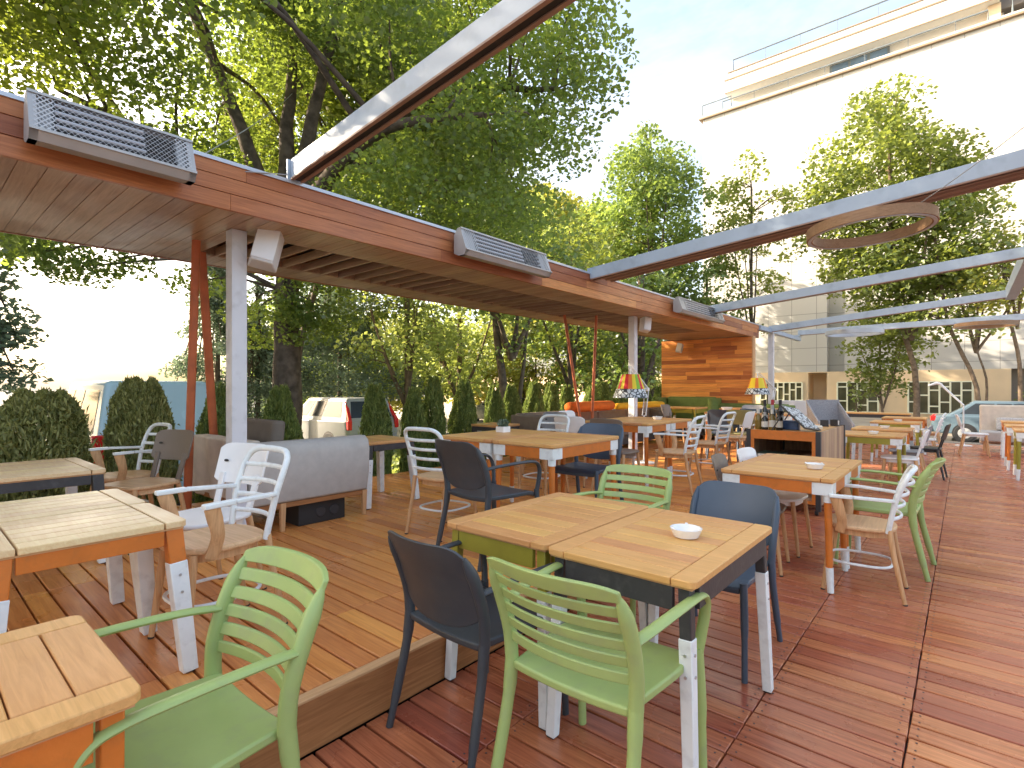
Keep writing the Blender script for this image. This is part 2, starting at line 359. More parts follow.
def printed():
    m, nt, b = newmat('printed_paper'); L = nt.links.new
    tc = nd(nt, 'ShaderNodeTexCoord'); v = nd(nt, 'ShaderNodeTexVoronoi', feature='DISTANCE_TO_EDGE'); v.inputs['Scale'].default_value = 17; L(tc.outputs['Object'], v.inputs['Vector'])
    rp = nd(nt, 'ShaderNodeValToRGB'); rp.color_ramp.interpolation = 'CONSTANT'; e = rp.color_ramp.elements; e[0].color = (.05, .06, .07, 1); e[1].position = .10; e[1].color = (.66, .70, .72, 1)
    L(v.outputs['Distance'], rp.inputs[0]); L(rp.outputs[0], b.inputs['Base Color']); b.inputs['Roughness'].default_value = .6; return m
M['printed'] = printed()
# ================================================================ setting
PZ = .21          # height of the raised deck above the lower one
GZ = -.55         # street level
def ground():
    m = MB(); m.slab([(-900, -900), (900, -900), (900, 900), (-900, 900)], GZ - .5, GZ); kind(m.build('ground', M['asphalt'], smooth=False), 'structure')
    m = MB(); m.slab([(-7.6, -12), (-5.6, -12), (-5.6, 18.5), (-7.6, 18.5)], GZ + .002, GZ + .12); kind(m.build('planting_strip', M['soil'], smooth=False), 'structure')
    m = MB(); m.slab([(-45, 27.5), (30, 27.5), (30, 39.8), (-45, 39.8)], GZ + .002, GZ + .12); kind(m.build('pavement', M['paving'], smooth=False), 'structure')
    m = MB(); m.slab([(-40, -15), (-16, -15), (-16, 40), (-40, 40)], GZ + .002, GZ + .11); kind(m.build('sidewalk', M['paving'], smooth=False), 'structure')
ground()
def lower_deck():
    m = MB(); y = -2.0; pitch = .1125; r = random.Random(3)
    seams = [-1.875, -1.405, -.688, -.172, .95, 2.1, 3.3, 4.5]
    while y < 17.2:
        for a, b in zip(seams[:-1], seams[1:]):
            if y < 1 and b > 3: continue
            m.lo((a + r.uniform(.001, .004), y + .005, -.03), (b - r.uniform(.001, .004), y + pitch - .005, r.uniform(-.0012, .0012)), tone=min(1, max(0, r.gauss(.5, .2))))
        y += pitch
    kind(m.build('lower_deck', M['deck_low'], bevel=.003, seg=1), 'structure')
    m = MB(); m.lo((-1.87, -2, GZ + .001), (4.5, 17.2, -.031)); kind(m.build('deck_base', M['black'], smooth=False), 'structure')
lower_deck()
def deck_screws():
    m = MB(); pitch = .1125
    for k in range(22, 70):
        y = -2.0 + k * pitch
        for x in (-1.405, -.688, -.172, .95):
            for dx in (-.03, .03):
                for dy in (.028, pitch - .028): m.lathe([(.0042, .0013), (.0038, .0019)], (x + dx, y + dy, 0), 8)
    kind(m.build('deck_screws', M['charcoal'], smooth=False), 'structure')
deck_screws()
def upper_deck():
    m = MB(); y = -2.0; pitch = .1125; r = random.Random(5)
    seams = [-5.95, -4.9, -4.03, -3.2, -2.47, -1.93]; k = 0; off = 0
    while y < 17.2:
        if k % 5 == 0: off = r.uniform(-.12, .12) if k % 2 else 0
        xs = [seams[0]] + [s + off for s in seams[1:-1]] + [seams[-1]]
        for a, b in zip(xs[:-1], xs[1:]):
            m.lo((a + .002, y + .005, PZ - .03), (b - .002, y + pitch - .005, PZ + r.uniform(-.0012, .0012)), tone=min(1, max(0, r.gauss(.5, .2))))
        y += pitch; k += 1
    kind(m.build('raised_deck', M['deck_up'], bevel=.003, seg=1), 'structure')
    m = MB(); m.lo((-5.94, -2, GZ + .125), (-1.96, 17.2, PZ - .031)); kind(m.build('raised_deck_base', M['black'], smooth=False), 'structure')
    m = MB(); m.lo((-1.92, -2, .001), (-1.88, 17.2, PZ - .012)); kind(m.build('deck_riser', M['riser'], bevel=.002), 'structure')
    m = MB(); m.lo((-1.928, -2, PZ - .0115), (-1.876, 17.2, PZ + .001)); kind(m.build('deck_edge', M['nosing'], bevel=.003), 'structure')
upper_deck()

# ---------------------------------------------------------------- wooden canopy
FX = -3.72; BX = -5.58; CY0, CY1 = -2.0, 13.4
def canopy():
    r = random.Random(11)
    t = thing('wooden_canopy', 'long wooden canopy with boarded fascia over the raised deck on pale posts', 'canopy', (0, 0, 0))
    m = MB()                                              # fascia: three rows of boards
    for z0, z1 in ((2.565, 2.672), (2.676, 2.775), (2.779, 2.872)):
        y = CY0 - r.uniform(0, 1)
        while y < CY1:
            L_ = r.uniform(1.1, 2.6); m.lo((FX - .03, max(y, CY0), z0), (FX + r.uniform(-.001, .001), min(y + L_, CY1) - .001, z1), tone=min(1, max(0, r.gauss(.5, .36)))); y += L_
    m.build('fascia', M['fascia'], t, bevel=.0015, seg=1)
    m = MB(); m.lo((BX, CY0, 2.565), (BX + .03, CY1, 2.86), tone=.4); m.lo((BX + .031, CY1 - .03, 2.6), (FX - .031, CY1, 2.87), .5); m.build('rear_fascia', M['fascia'], t)
    m = MB(); m.lo((BX - .02, CY0, 2.8735), (FX + .014, CY1 + .02, 2.888)); m.lo((FX + .002, CY0, 2.864), (FX + .014, CY1 + .02, 2.873)); m.build('metal_flashing', M['flash'], t)
    m = MB()                                              # soffit: boards across, opening with slats
    y = CY0 + .01
    while y < CY1 - .12:
        tn = lambda: min(1, max(0, r.gauss(.5, .22)))
        if 1.75 < y < 11.0:
            m.lo((FX - .52, y, 2.57), (FX - .032, y + .118, 2.59), tn()); m.lo((BX + .032, y, 2.57), (BX + .44, y + .118, 2.59), tn())
        else: m.lo((BX + .032, y, 2.57), (FX - .032, y + .118, 2.59), tn())
        y += .121
    m.build('soffit', M['soffit'], t, bevel=.001, seg=1)
    m = MB(); y = 1.9
    while y < 11.0:
        m.bar((BX + .442, y, 2.60), (FX - .522, y, 2.60), .022, .07, side=(0, 1, 0), tone=r.random()); y += .205
    m.lo((FX - .538, 1.76, 2.575), (FX - .522, 11.1, 2.66), .35); m.lo((BX + .442, 1.76, 2.575), (BX + .458, 11.1, 2.66), .35)
    m.build('slat_grid', M['soffit'], t)
    m = MB(); m.lo((BX + .05, CY0, 2.83), (FX - .05, CY1, 2.872)); m.build('roof_deck', M['charcoal'], t)
    for y, x in ((1.70, -4.2), (8.02, -4.2)):
        m = MB(); m.lo((x - .056, y - .056, PZ + .001), (x + .056, y + .056, 2.569)); m.build('post', M['post'], t, bevel=.006)
    return t
canopy()
t = thing('corner_post', 'slim white metal post past the far end of the canopy', 'post', (-3.72, 14.45, 0))
m = MB(); m.lo((-.06, -.06, 0), (.06, .06, 2.76)); m.build('post', M['post'], t, bevel=.005)
m = MB(); m.lo((-.05, -1.03, 2.765), (.05, 3.0, 2.87)); m.build('edge_rail', M['beam'], t, bevel=.004)

def wood_wall():
    r = random.Random(21); t = thing('wooden_wall', 'tall slatted wall of reddish boards closing the far end of the canopy', 'wall', (-4.62, 12.7, 0))
    m = MB(); z = PZ + .005
    while z < 2.52:
        x = -1.22
        while x < .95:
            L_ = r.uniform(.6, 1.5); m.lo((x, -.03, z), (min(x + L_, .95) - .001, 0 + r.uniform(-.001, .001), min(z + .095, 2.56)), tone=min(1, max(0, r.gauss(.5, .27)))); x += L_
        z += .0975
    m.build('boards', M['wallwood'], t, bevel=.001, seg=1)
    m = MB(); m.lo((-1.2, .002, PZ + .005), (.92, .12, 2.56)); m.build('core', M['charcoal'], t)
    m = MB(); m.lo((.952, -.035, PZ + .003), (.985, .13, 2.56)); m.build('end_board', M['nosing'], t)  # paler wood, with the sunlit look of the end put into its colour
wood_wall()

# ---------------------------------------------------------------- roof beams
SL = .088
def beam(label, y, z0, hang=False, xe=.62, name='roof_beam', sl=.088):
    t = thing(name, label, 'beam', (-3.72, y, 0), 0, 'pale metal beams over the terrace')
    zl, zr = z0, z0 + sl * (xe + 3.72); L_ = xe + 3.72
    w, h = .075, .145
    m = MB(); m.bar((.0, 0, zl + h / 2), (L_, 0, zr + h / 2), w, h, side=(0, 1, 0)); m.build('beam_profile', M['beam'], t, bevel=.004)
    m = MB()
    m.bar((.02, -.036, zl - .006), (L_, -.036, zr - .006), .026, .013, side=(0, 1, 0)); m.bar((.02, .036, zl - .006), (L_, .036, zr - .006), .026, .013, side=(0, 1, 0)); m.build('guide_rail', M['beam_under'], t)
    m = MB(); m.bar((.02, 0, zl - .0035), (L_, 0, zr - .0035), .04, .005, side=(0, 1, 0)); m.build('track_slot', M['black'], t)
    m = MB(); m.lo((-.14, -.07, 2.896), (.06, .07, zl + .0)) if zl > 2.9 else m.lo((-.02, -.06, zl - .02), (-.002, .06, zl + .14)); m.build('end_plate', M['beam'], t)
    if hang:
        m = MB()
        for k in range(4): 
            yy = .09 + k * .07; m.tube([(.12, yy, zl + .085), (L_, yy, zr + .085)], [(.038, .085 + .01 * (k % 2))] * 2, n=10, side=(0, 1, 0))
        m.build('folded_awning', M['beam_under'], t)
    return t
beam('nearest pale metal beam crossing the sky above the first heater', 1.92, 2.897)
beam('pale beam with brown folded awning under it, above the big wooden ring', 5.95, 2.80, True)
beam('slim pale beam resting behind the third heater, next past the awning beam', 10.1, 2.79)
beam('slim pale beam starting at the far white corner post', 14.35, 2.79)
beam('farthest thin level beam carrying the small wooden ring', 17.3, 2.93, xe=3.2, sl=.012)
t = thing('gutter_beam', 'pale grey edge beam closing the right side of the terrace roof', 'beam', (.68, 0, 0))
m = MB(); m.lo((-.06, -1, 3.14), (.10, 14.5, 3.38)); m.build('beam_profile', M['beam'], t, bevel=.004)
for y in (1.9, 5.95, 10.1):
    m = MB(); m.lo((-.03, y - .06, .001), (.09, y + .06, 3.14)); m.build('post', M['post'], t, bevel=.005)

# ---------------------------------------------------------------- leaning orange poles
def pole(label, a, b, rad=.03):
    m = MB(); o = Vector(b); m.tube([Vector(a) - o, Vector((0, 0, 0))], rad, n=14)
    ob = m.build('leaning_pole', M['pole'], loc=b); tag(ob, label, 'pole', 'orange poles leaning under the canopy')
pole('thick orange pole nearest the first white post, the upright left one of the pair', (-4.72, 1.60, 2.575), (-5.0, 1.62, PZ + .002), .032)
pole('thick orange pole beside the first white post, leaning right behind its twin', (-5.1, 1.77, 2.575), (-5.5, 2.06, PZ + .002), .036)
pole('thin orange pole of the far V, leaning left over the orange bolster', (-4.98, 7.15, 2.575), (-4.75, 7.45, PZ + .002), .024)
pole('thin orange pole of the far V, leaning right over the orange bolster', (-4.62, 7.55, 2.575), (-4.72, 7.53, PZ + .002), .024)

# ---------------------------------------------------------------- heaters
def heater(label, y0, y1):
    t = thing('patio_heater', label, 'heater', (FX + .0225, (y0 + y1) / 2, 2.62), 0, 'infrared heaters along the canopy fascia')
    L_ = (y1 - y0) / 2
    # profile in XZ: back on the bracket, face tilted down and outward
    pr = [(.03, .03), (.03, .20), (.075, .262), (.115, .262), (.195, .045), (.165, .0), (.09, .0)]
    m = MB()
    for s in (-1, 1):
        y = s * L_; vs = [(x, y, z) for x, z in pr] + [(x, y - s * .035, z) for x, z in pr]; n = len(pr)
        m.add(vs, [tuple(range(n)), tuple(range(2 * n - 1, n - 1, -1))] + [(i, (i + 1) % n, n + (i + 1) % n, n + i) for i in range(n)])
    for (i, j) in ((0, 1), (1, 2), (2, 3), (4, 5), (5, 6), (6, 0)):
        a, b = pr[i], pr[j]; m.add([(a[0], -L_, a[1]), (a[0], L_, a[1]), (b[0], L_, b[1]), (b[0], -L_, b[1])], [(0, 1, 2, 3)])
    m.build('housing', M['alu'], t, angle=25)
    A = Vector((.115, 0, .262)); B = Vector((.195, 0, .045)); n = Vector((.217, 0, .08)).normalized()
    def onface(u, y, off): p = A.lerp(B, u) + n * off; return (p.x, y, p.z)
    for y0_, y1_, mt in ((-L_ + .02, -L_ * .73, 'grille'), (-L_ * .73, L_ * .75, 'guard'), (L_ * .75, L_ - .02, 'grille')):
        m = MB(); m.add([onface(.0, y0_, .001), onface(.0, y1_, .001), onface(1, y1_, .001), onface(1, y0_, .001)], [(0, 1, 2, 3)]); m.build('grille', M[mt], t, smooth=False)
    m = MB()
    for u in (0.02, .98): m.bar(onface(u, -L_, .004), onface(u, L_, .004), .012, .014)
    m.build('trim', M['alu'], t)
    m = MB(); m.add([onface(.04, -L_ + .04, -.035), onface(.04, L_ - .04, -.035), onface(.96, L_ - .04, -.035), onface(.96, -L_ + .04, -.035)], [(0, 1, 2, 3)]); m.build('reflector', M['alu'], t, smooth=False)
    m = MB()
    for u in (.22, .42, .62, .82):
        m.tube([onface(u, L_ * .36, -.012), onface(u, L_ * .74, -.012)], .012, n=8)
    m.add([onface(.08, -L_ * .74, -.03), onface(.08, L_ * .74, -.03), onface(.92, L_ * .74, -.03), onface(.92, -L_ * .74, -.03)], [(0, 1, 2, 3)])
    m.build('heating_element', M['black'], t)
    m = MB()
    for u in (.15, .34, .53, .72): m.tube([onface(u, -L_ * .72, -.016), onface(u, L_ * .33, -.016)], .011, n=8)
    m.build('quartz_tube', M['flash'], t)
    m = MB()
    for s in (-.7, .7): m.lo((0, s * L_ - .03, .06), (.04, s * L_ + .03, .17))
    m.build('bracket', M['alu'], t)
heater('nearest and largest-looking heater with its grille filling the left end of the fascia', .44, 1.19)
heater('middle heater between the first two pale beams', 3.45, 4.78)
heater('farthest heater near the wooden wall end of the canopy', 8.4, 10.4)

# ---------------------------------------------------------------- wall speakers
def wspeaker(label, x, y, z, rz, s=1.0):
    t = thing('wall_speaker', label, 'speaker', (x, y, z), rz, 'white loudspeakers under the canopy'); t.scale = (s, s, s)
    mt = Matrix.Rotation(R(-12), 4, 'X'); m = MB()
    m.slab([(-.085, .07), (-.06, -.07), (.06, -.07), (.085, .07)], -.12, .12, mt); m.build('cabinet', M['speaker'], t, bevel=.012, seg=3)
    m = MB(); m.slab([(-.062, -.0765), (.062, -.0765), (.062, -.071), (-.062, -.071)], -.105, .105, mt); m.build('front_grille', M['whitep'], t, bevel=.002); t.rotation_euler = (0, R(12), rz)
    m = MB(); m.tube([(0, .06, 0), (0, .15, .0)], .02, n=10); m.build('mount', M['darkmetal'], t)
wspeaker('white loudspeaker tilted on the first post', -4.06, 1.86, 2.45, R(62), 1.25)
wspeaker('white loudspeaker on the second post', -4.06, 8.2, 2.44, R(55), 1.0)
wspeaker('small loudspeaker in the corner of the wooden wall', -5.3, 12.5, 2.36, R(10), .9)

# ---------------------------------------------------------------- hanging ring lamps
def ring(label, x, y, z, r, mat, tilt=0):
    t = thing('ring_lamp', label, 'lamp', (x, y, z), 0, 'ring lamps hanging from the beams')
    t.rotation_euler = (0, R(tilt), 0)
    m = MB(); w, h = .05, .09
    m.lathe([(r - w, 0), (r, 0), (r, h), (r - w, h), (r - w, .0)], n=64, cap=False); m.build('ring', mat, t, bevel=0)
    m = MB(); m.lathe([(r - w + .012, .004), (r - w + .012, -.006), (r - .012, -.006), (r - .012, .004)], n=64, cap=False); m.build('light_strip', M['flash'], t)
    m = MB()
    for a in (30, 150, 270): m.tube([((r - .03) * math.cos(R(a)), (r - .03) * math.sin(R(a)), h), (.1 * math.cos(R(a)), .1 * math.sin(R(a)), h + .06 + .04)], .004, n=6)
    m.build('hanger', M['cable'], t)
ring('large wooden ring lamp under the awning beam', -.66, 5.78, 2.79, .50, M['ringwood'], -3)
ring('small far wooden ring lamp by the thin level beam', .37, 16.9, 2.84, .58, M['ringwood'])
ring('pale white ring lamp hanging far over the service end', -2.02, 15.0, 2.66, .60, M['flash'])

# ---------------------------------------------------------------- cables
def cable(label, a, b, sag=.05):
    a = Vector(a); b = Vector(b); m = MB()
    m.tube([a.lerp(b, i / 8) - a - Vector((0, 0, sag * 4 * (i / 8) * (1 - i / 8))) for i in range(9)], .004, n=5)
    tag(m.build('steel_cable', M['cable'], loc=a), label, 'cable', 'thin steel stay cables')
cable('thin steel cable from the fascia up into the big maple', (-3.75, 1.32, 2.9), (-8.55, 4.35, 6.3))
cable('thin steel cable lying low along the fascia flashing before the nearest beam', (-3.69, 1.55, 2.84), (-3.72, 1.86, 2.92), .0)
cable('thin steel cable rising to the right from the large wooden ring', (-.60, 6.0, 2.87), (.66, 5.2, 3.5))

# ================================================================ building on the far side
def building():
    t = thing('white_apartment_building', 'tall white building with setback top floor behind the trees', 'building', (0, 40, GZ))
    g = -GZ; m = MB()
    def lo(a, b): m.lo((a[0], a[1], a[2] + g), (b[0], b[1], b[2] + g))
    X0 = -15.1
    lo((X0, 0, 2.45), (-6.9, 14, 21.7)); lo((-5.9, .0, 2.45), (26, 14, 21.7)); lo((-6.9, .8, 2.45), (-5.9, 14, 9.0)); lo((-6.9, .001, 9.0), (-5.9, 14, 21.7)); m.build('wall', M['tiles'], t, smooth=False)
    m = MB(); lo((X0 - .25, -.2, 21.703), (26, 14, 21.82)); m.build('cornice', M['tan'], t)  # tan strip paints the brown shade below the white cornice
    m = MB(); lo((X0 - .2, -.15, 21.822), (26, 14, 21.95)); m.build('cornice', M['slabw'], t)
    m = MB(); lo((X0 + 1.9, 1.0, 21.953), (1.7, 13, 23.0)); lo((5.0, 1.0, 21.953), (26, 13, 23.0)); m.build('setback_wall', M['slabw'], t, smooth=False)
    m = MB(); lo((-13.4, -.15, 23.002), (1.5, 13, 24.0)); lo((-13.2, -.05, 24.003), (1.5, 13, 24.50)); m.build('roof_slab', M['slabw'], t)
    m = MB(); lo((-13.45, -.19, 23.93), (1.52, -.152, 24.03)); lo((-13.25, -.10, 24.503), (1.52, 13, 24.56)); lo((-13.42, -.19, 23.0), (1.52, -.152, 23.07)); m.build('coping', M['tan'], t)  # tan edge lines; the lowest paints the slab's shaded underside
    m = MB(); lo((1.52, .6, 22.7), (9.0, 13, 25.6)); m.build('roof_block', M['recess'], t)
    m = MB(); lo((1.0, .3, 21.96), (1.55, 1.0, 22.98)); m.build('pier', M['cream'], t)
    # top window
    f = MB(); m = f; lo((-6.9, .93, 21.97), (-3.6, .998, 22.99)); w = f.build('window', M['rail'], t)
    for i in range(3):
        m = MB(); lo((-6.75 + i * 1.06, .90, 22.05), (-5.85 + i * 1.06, .928, 22.9)); m.build('pane', M['winblue'], w)
    # railings
    for (x0, x1, yy, z0, z1) in ((-12.9, 1.2, .1, 24.553, 25.45), (X0, -13.0, -.1, 21.953, 22.75), (2.0, 26, -.1, 21.953, 22.75), (X0 + 1.5, 1.0, -.1, 21.953, 22.55)):
        m = MB(); m.tube([(x0, yy, z0 + g), (x0, yy, z1 + g), (x1, yy, z1 + g), (x1, yy, z0 + g)], .055, n=6)
        x = x0 + 2.2
        while x < x1: m.bar((x, yy, z0 + g), (x, yy, z1 + g), .03, .03); x += 2.2
        m.build('railing', M['rail'], t)
    # ground floor, cream, with tall mullioned windows
    m = MB(); lo((-45, -.02, GZ), (-9.0 + 1.0, 3, 2.45)); lo((-6.9, -.02, GZ), (1.95, 3, 2.45)); lo((-8.0, 1.6, GZ), (-6.9, 3, 2.45)); lo((-8.0, -.02, 2.40), (-6.9, 1.6, 2.45)); m.build('ground_floor', M['cream'], t, smooth=False)
    m = MB(); lo((1.955, .6, GZ), (26, 3, 2.45)); m.build('side_wing', M['recess'], t, smooth=False)
    r = random.Random(4)
    for (x0, x1, n) in ((-11.0, -8.35, 7), (-6.3, -4.1, 4), (-2.6, .35, 6)):
        m = MB(); zb, zt = -.1, 1.72; W = (x1 - x0) / n
        fr = MB(); m = fr; lo((x0, -.10, zb - .07), (x1, -.022, zb)); lo((x0, -.10, zt), (x1, -.022, zt + .07))
        for i in range(n + 1): lo((x0 + i * W - .045, -.10, zb), (x0 + i * W + .045, -.022, zt))
        for i in range(n):
            for zz in ((.55, 1.45), (.95,), (.3, 1.25))[i % 3]: lo((x0 + i * W + .046, -.095, zz - .04), (x0 + (i + 1) * W - .046, -.023, zz + .04))
        fo = fr.build('window', M['frame'], t)
        m = MB(); lo((x0 + .05, -.05, zb), (x1 - .05, -.024, zt)); m.build('panes', M['winglass'], fo)
building()
t = thing('garden_wall', 'pale brown boundary wall at the right edge behind the car', 'wall', (3.2, 33, GZ))
m = MB(); m.lo((-.6, -.2, 0), (9, .2, 2.6)); m.build('wall', M['cream'], t); m = MB(); m.lo((-.66, -.26, 2.603), (9, .26, 2.72)); m.build('coping', M['slabw'], t)
# ================================================================ chairs (origin on the floor, facing local -Y)
def mirror(pts): return [(-x, y, z) for x, y, z in pts]
def stile_y(z):
    P = [(.43, .205), (.55, .215), (.68, .258), (.82, .328)]
    for (a, ya), (b, yb) in zip(P[:-1], P[1:]):
        if z <= b: u = (z - a) / (b - a); return ya + (yb - ya) * u
    return .328
SEATS = {}
def arm_chair(mat, solid, arms=True, name='armchair', thin=1.0):
    t = thing(name, 'x', 'chair')
    # seat: dished slab with a soft front edge
    us = lin(-1, 1, 13); vs = lin(0, 1, 13)
    m = MB()
    def top(u, v):
        y = .225 - .465 * v; w = .205 + .03 * min(1, v * 1.6) - (.03 * max(0, (v - .9) / .1) ** 2)
        z = .452 - .012 * (1 - u * u) * (1 - v * .6) - .028 * max(0, (v - .82) / .18) ** 2
        return (u * w, y, z)
    a = [top(u, v) for u in us for v in vs]; nv = len(vs); o = len(a); fs = []
    a += [(x, y * .985, z - .03) for x, y, z in a]
    for i in range(12):
        for j in range(12):
            fs.append((i * nv + j, i * nv + j + 1, (i + 1) * nv + j + 1, (i + 1) * nv + j)); fs.append(tuple(o + k for k in reversed(fs[-1])))
    ed = [i * nv for i in range(13)] + [12 * nv + j for j in range(1, 13)] + [i * nv + 12 for i in range(11, -1, -1)] + [j for j in range(11, 0, -1)]
    for k in range(len(ed)): p, q = ed[k], ed[(k + 1) % len(ed)]; fs.append((p, q, o + q, o + p))
    m.add(a, fs); m.build('seat', mat, t, bevel=.008, seg=3)
    for s in (1, -1):
        f = (lambda p: p) if s == 1 else mirror
        m = MB(); m.tube(smoothpath(f([(.238, .30, 0), (.230, .262, .16), (.223, .222, .34), (.221, .209, .452)])), [(.015 * thin, .017 * thin)] * 3 + [(.019 * thin, .021 * thin)] * 6 + [(.021 * thin, .025 * thin)] * 4, n=12); lg = m.build('leg', mat, t)
        m = MB(); m.lathe([(.012, 0), (.013, .008), (.011, .012)], (s * .238, .30, 0), 12); m.build('foot_cap', M['foot'], lg)
        m = MB(); m.tube(smoothpath(f([(.228, -.235, .455), (.236, -.245, .25), (.240, -.255, 0)])), [(.019 * thin, .022 * thin)] * 5 + [(.015 * thin, .017 * thin)] * 4, n=12); lg = m.build('leg', mat, t)
        m = MB(); m.lathe([(.012, 0), (.013, .008), (.011, .012)], (s * .240, -.255, 0), 12); m.build('foot_cap', M['foot'], lg)
        if arms:
            m = MB(); P = smoothpath(f([(.226, .232, .640), (.243, .13, .652), (.256, -.03, .660), (.260, -.16, .658), (.258, -.215, .638), (.251, -.243, .585), (.238, -.243, .50), (.229, -.235, .44)]), 5)
            m.tube(P, [(.020 * thin, .0105)] * (len(P) - 12) + [(.019 * thin, .013)] * 12, n=12); m.build('armrest', mat, t)
        m = MB(); P = smoothpath(f([(.221, .208, .44), (.226, .216, .55), (.2285, .258, .68), (.2225, .310, .785)]), 5)
        m.tube(P, [(.021 * thin, .025 * thin)] * (len(P) - 3) + [(.016 * thin, .022 * thin), (.013 * thin, .017 * thin), (.006, .008)], n=12); m.build('back_frame', mat, t)
    def srf(u, z): return (u * (.226 - .01 * max(0, (z - .6) / .22)), stile_y(z) + .042 * (1 - u * u) - .006, z)
    if solid:
        m = MB()
        def pan(u, v):
            z0 = .485 + .07 * abs(u) ** 3; z1 = .828 - .045 * abs(u) ** 9 - .006 * (1 - u * u); return srf(u * 1.03, z0 + (z1 - z0) * v)
        m.sheet(pan, lin(-1, 1, 19), lin(0, 1, 9), .014); m.build('backrest', mat, t, bevel=.004, seg=2)
    else:
        m = MB()
        m.sheet(lambda u, v: srf(u * 1.05, .772 + v * (.05 - .018 * abs(u) ** 6)), lin(-1, 1, 17), lin(0, 1, 5), .02)
        for k in range(5):
            z0 = .515 + k * .0515; m.sheet(lambda u, v: srf(u * .99, z0 + v * .034), lin(-1, 1, 15), lin(0, 1, 3), .012)
        m.build('back_slats', mat, t, bevel=.004, seg=2)
    return t
def ladder_chair(arms=True):
    t = thing('ladder_back_chair', 'x', 'chair')
    m = MB(); m.slab(superell(.205, .21, 2.7, 40), .436, .464); st = m.build('seat', M['seatwood'], t, bevel=.01, seg=3)
    m = MB(); m.slab(superell(.17, .175, 2.7, 32), .395, .435); m.build('seat_rail', M['legwood'], st)
    for s in (1, -1):
        m = MB(); m.tube([(s * .172, .172, .462), (s * .176, .195, .3), (s * .186, .255, 0)], [.0175, .0165, .0125], n=12); lg = m.build('leg', M['legwood'], t)
        m = MB(); m.lathe([(.013, 0), (.014, .006), (.012, .010)], (s * .186, .255, 0), 12); m.build('foot_cap', M['foot'], lg)
        m = MB(); m.tube([(s * .150, -.150, .435), (s * .165, -.17, .25), (s * .178, -.20, 0)], [.018, .017, .0125], n=12); lg = m.build('leg', M['legwood'], t)
        m = MB(); m.lathe([(.013, 0), (.014, .006), (.012, .010)], (s * .178, -.20, 0), 12); m.build('foot_cap', M['foot'], lg)
    P = smoothpath([(.171, .165, .44), (.182, .182, .54), (.192, .208, .66), (.194, .243, .76), (.182, .268, .815), (.14, .288, .845), (.07, .30, .852), (0, .304, .853)], 5)
    P = P + [Vector((-p.x, p.y, p.z)) for p in reversed(P[:-1])]
    m = MB(); m.tube(P, .0155, n=12); m.build('back_hoop', M['white'], t)
    for z, y, w in ((.535, .181, .181), (.615, .197, .188), (.69, .217, .192), (.765, .246, .193)):
        m = MB(); Q = [(w * u, y + .052 * (1 - u * u), z) for u in lin(-1, 1, 13)]; m.tube(Q, [(.0075, .0125)] * 13, n=10, side=(0, 1, 0)); m.build('back_slat', M['white'], t)
    m = MB(); m.tube([Vector((x, y, .205)) for x, y in superell(.175, .185, 3.0, 40)], [(.009, .009)] * 40, n=8, side=(0, 0, 1), closed=True); m.build('stretcher_hoop', M['white'], t)
    if arms:
        for s in (1, -1):
            m = MB(); m.bar((s * .192, .20, .655), (s * .245, -.02, .662), .036, .02, side=(1, 0, 0)); m.bar((s * .245, -.0205, .662), (s * .252, -.155, .66), .042, .022, side=(1, 0, 0)); m.build('armrest', M['white'], t, bevel=.005)
            m = MB(); P = smoothpath([(s * .249, -.118, .652), (s * .236, -.088, .54), (s * .214, -.085, .48), (s * .20, -.10, .42)], 4); m.tube(P, [(.014, .034)] * 3 + [(.014, .03)] * (len(P) - 3), n=10); m.build('arm_post', M['legwood'], t)
    return t
def panel_chair(pm, sm, name='panel_back_chair', lm=None):
    lm = lm or M['legwood']; t = thing(name, 'x', 'chair')
    m = MB(); m.slab(superell(.215, .21, 3.6, 40), .440, .465); st = m.build('seat', sm, t, bevel=.009, seg=3)
    m = MB(); m.slab(superell(.18, .175, 3.6, 32), .40, .439); m.build('seat_rail', sm, st)
    for s in (1, -1):
        m = MB(); m.tube([(s * .165, .165, .44), (s * .19, .25, 0)], [.0185, .0125], n=12); lg = m.build('leg', lm, t)
        m = MB(); m.lathe([(.013, 0), (.014, .006), (.012, .010)], (s * .19, .25, 0), 12); m.build('foot_cap', M['foot'], lg)
        m = MB(); m.tube([(s * .165, -.16, .44), (s * .19, -.21, 0)], [.0185, .0125], n=12); lg = m.build('leg', lm, t)
        m = MB(); m.lathe([(.013, 0), (.014, .006), (.012, .010)], (s * .19, -.21, 0), 12); m.build('foot_cap', M['foot'], lg)
        m = MB(); m.bar((s * .14, .18, .455), (s * .15, .238, .66), .042, .018, side=(1, 0, 0)); m.build('back_stub', pm, t, bevel=.004)
    m = MB()
    def pan(u, v):
        k = abs(u) ** 8 * .03; z = .60 + k + v * (.235 - 2 * k); return (u * .205, .205 + (z - .6) * .27 + .035 * (1 - u * u), z)
    m.sheet(pan, lin(-1, 1, 17), lin(0, 1, 6), .014); b = m.build('backrest', pm, t, bevel=.004)
    m = MB(); m.slab(superell(.02, .008, 2, 14), -.001, .001, Matrix.Translation((-.14, .2405 + .010, .73)) @ Matrix.Rotation(R(75), 4, 'X')); m.build('grip_slot', M['foot'], b)
    return t
protos = {}
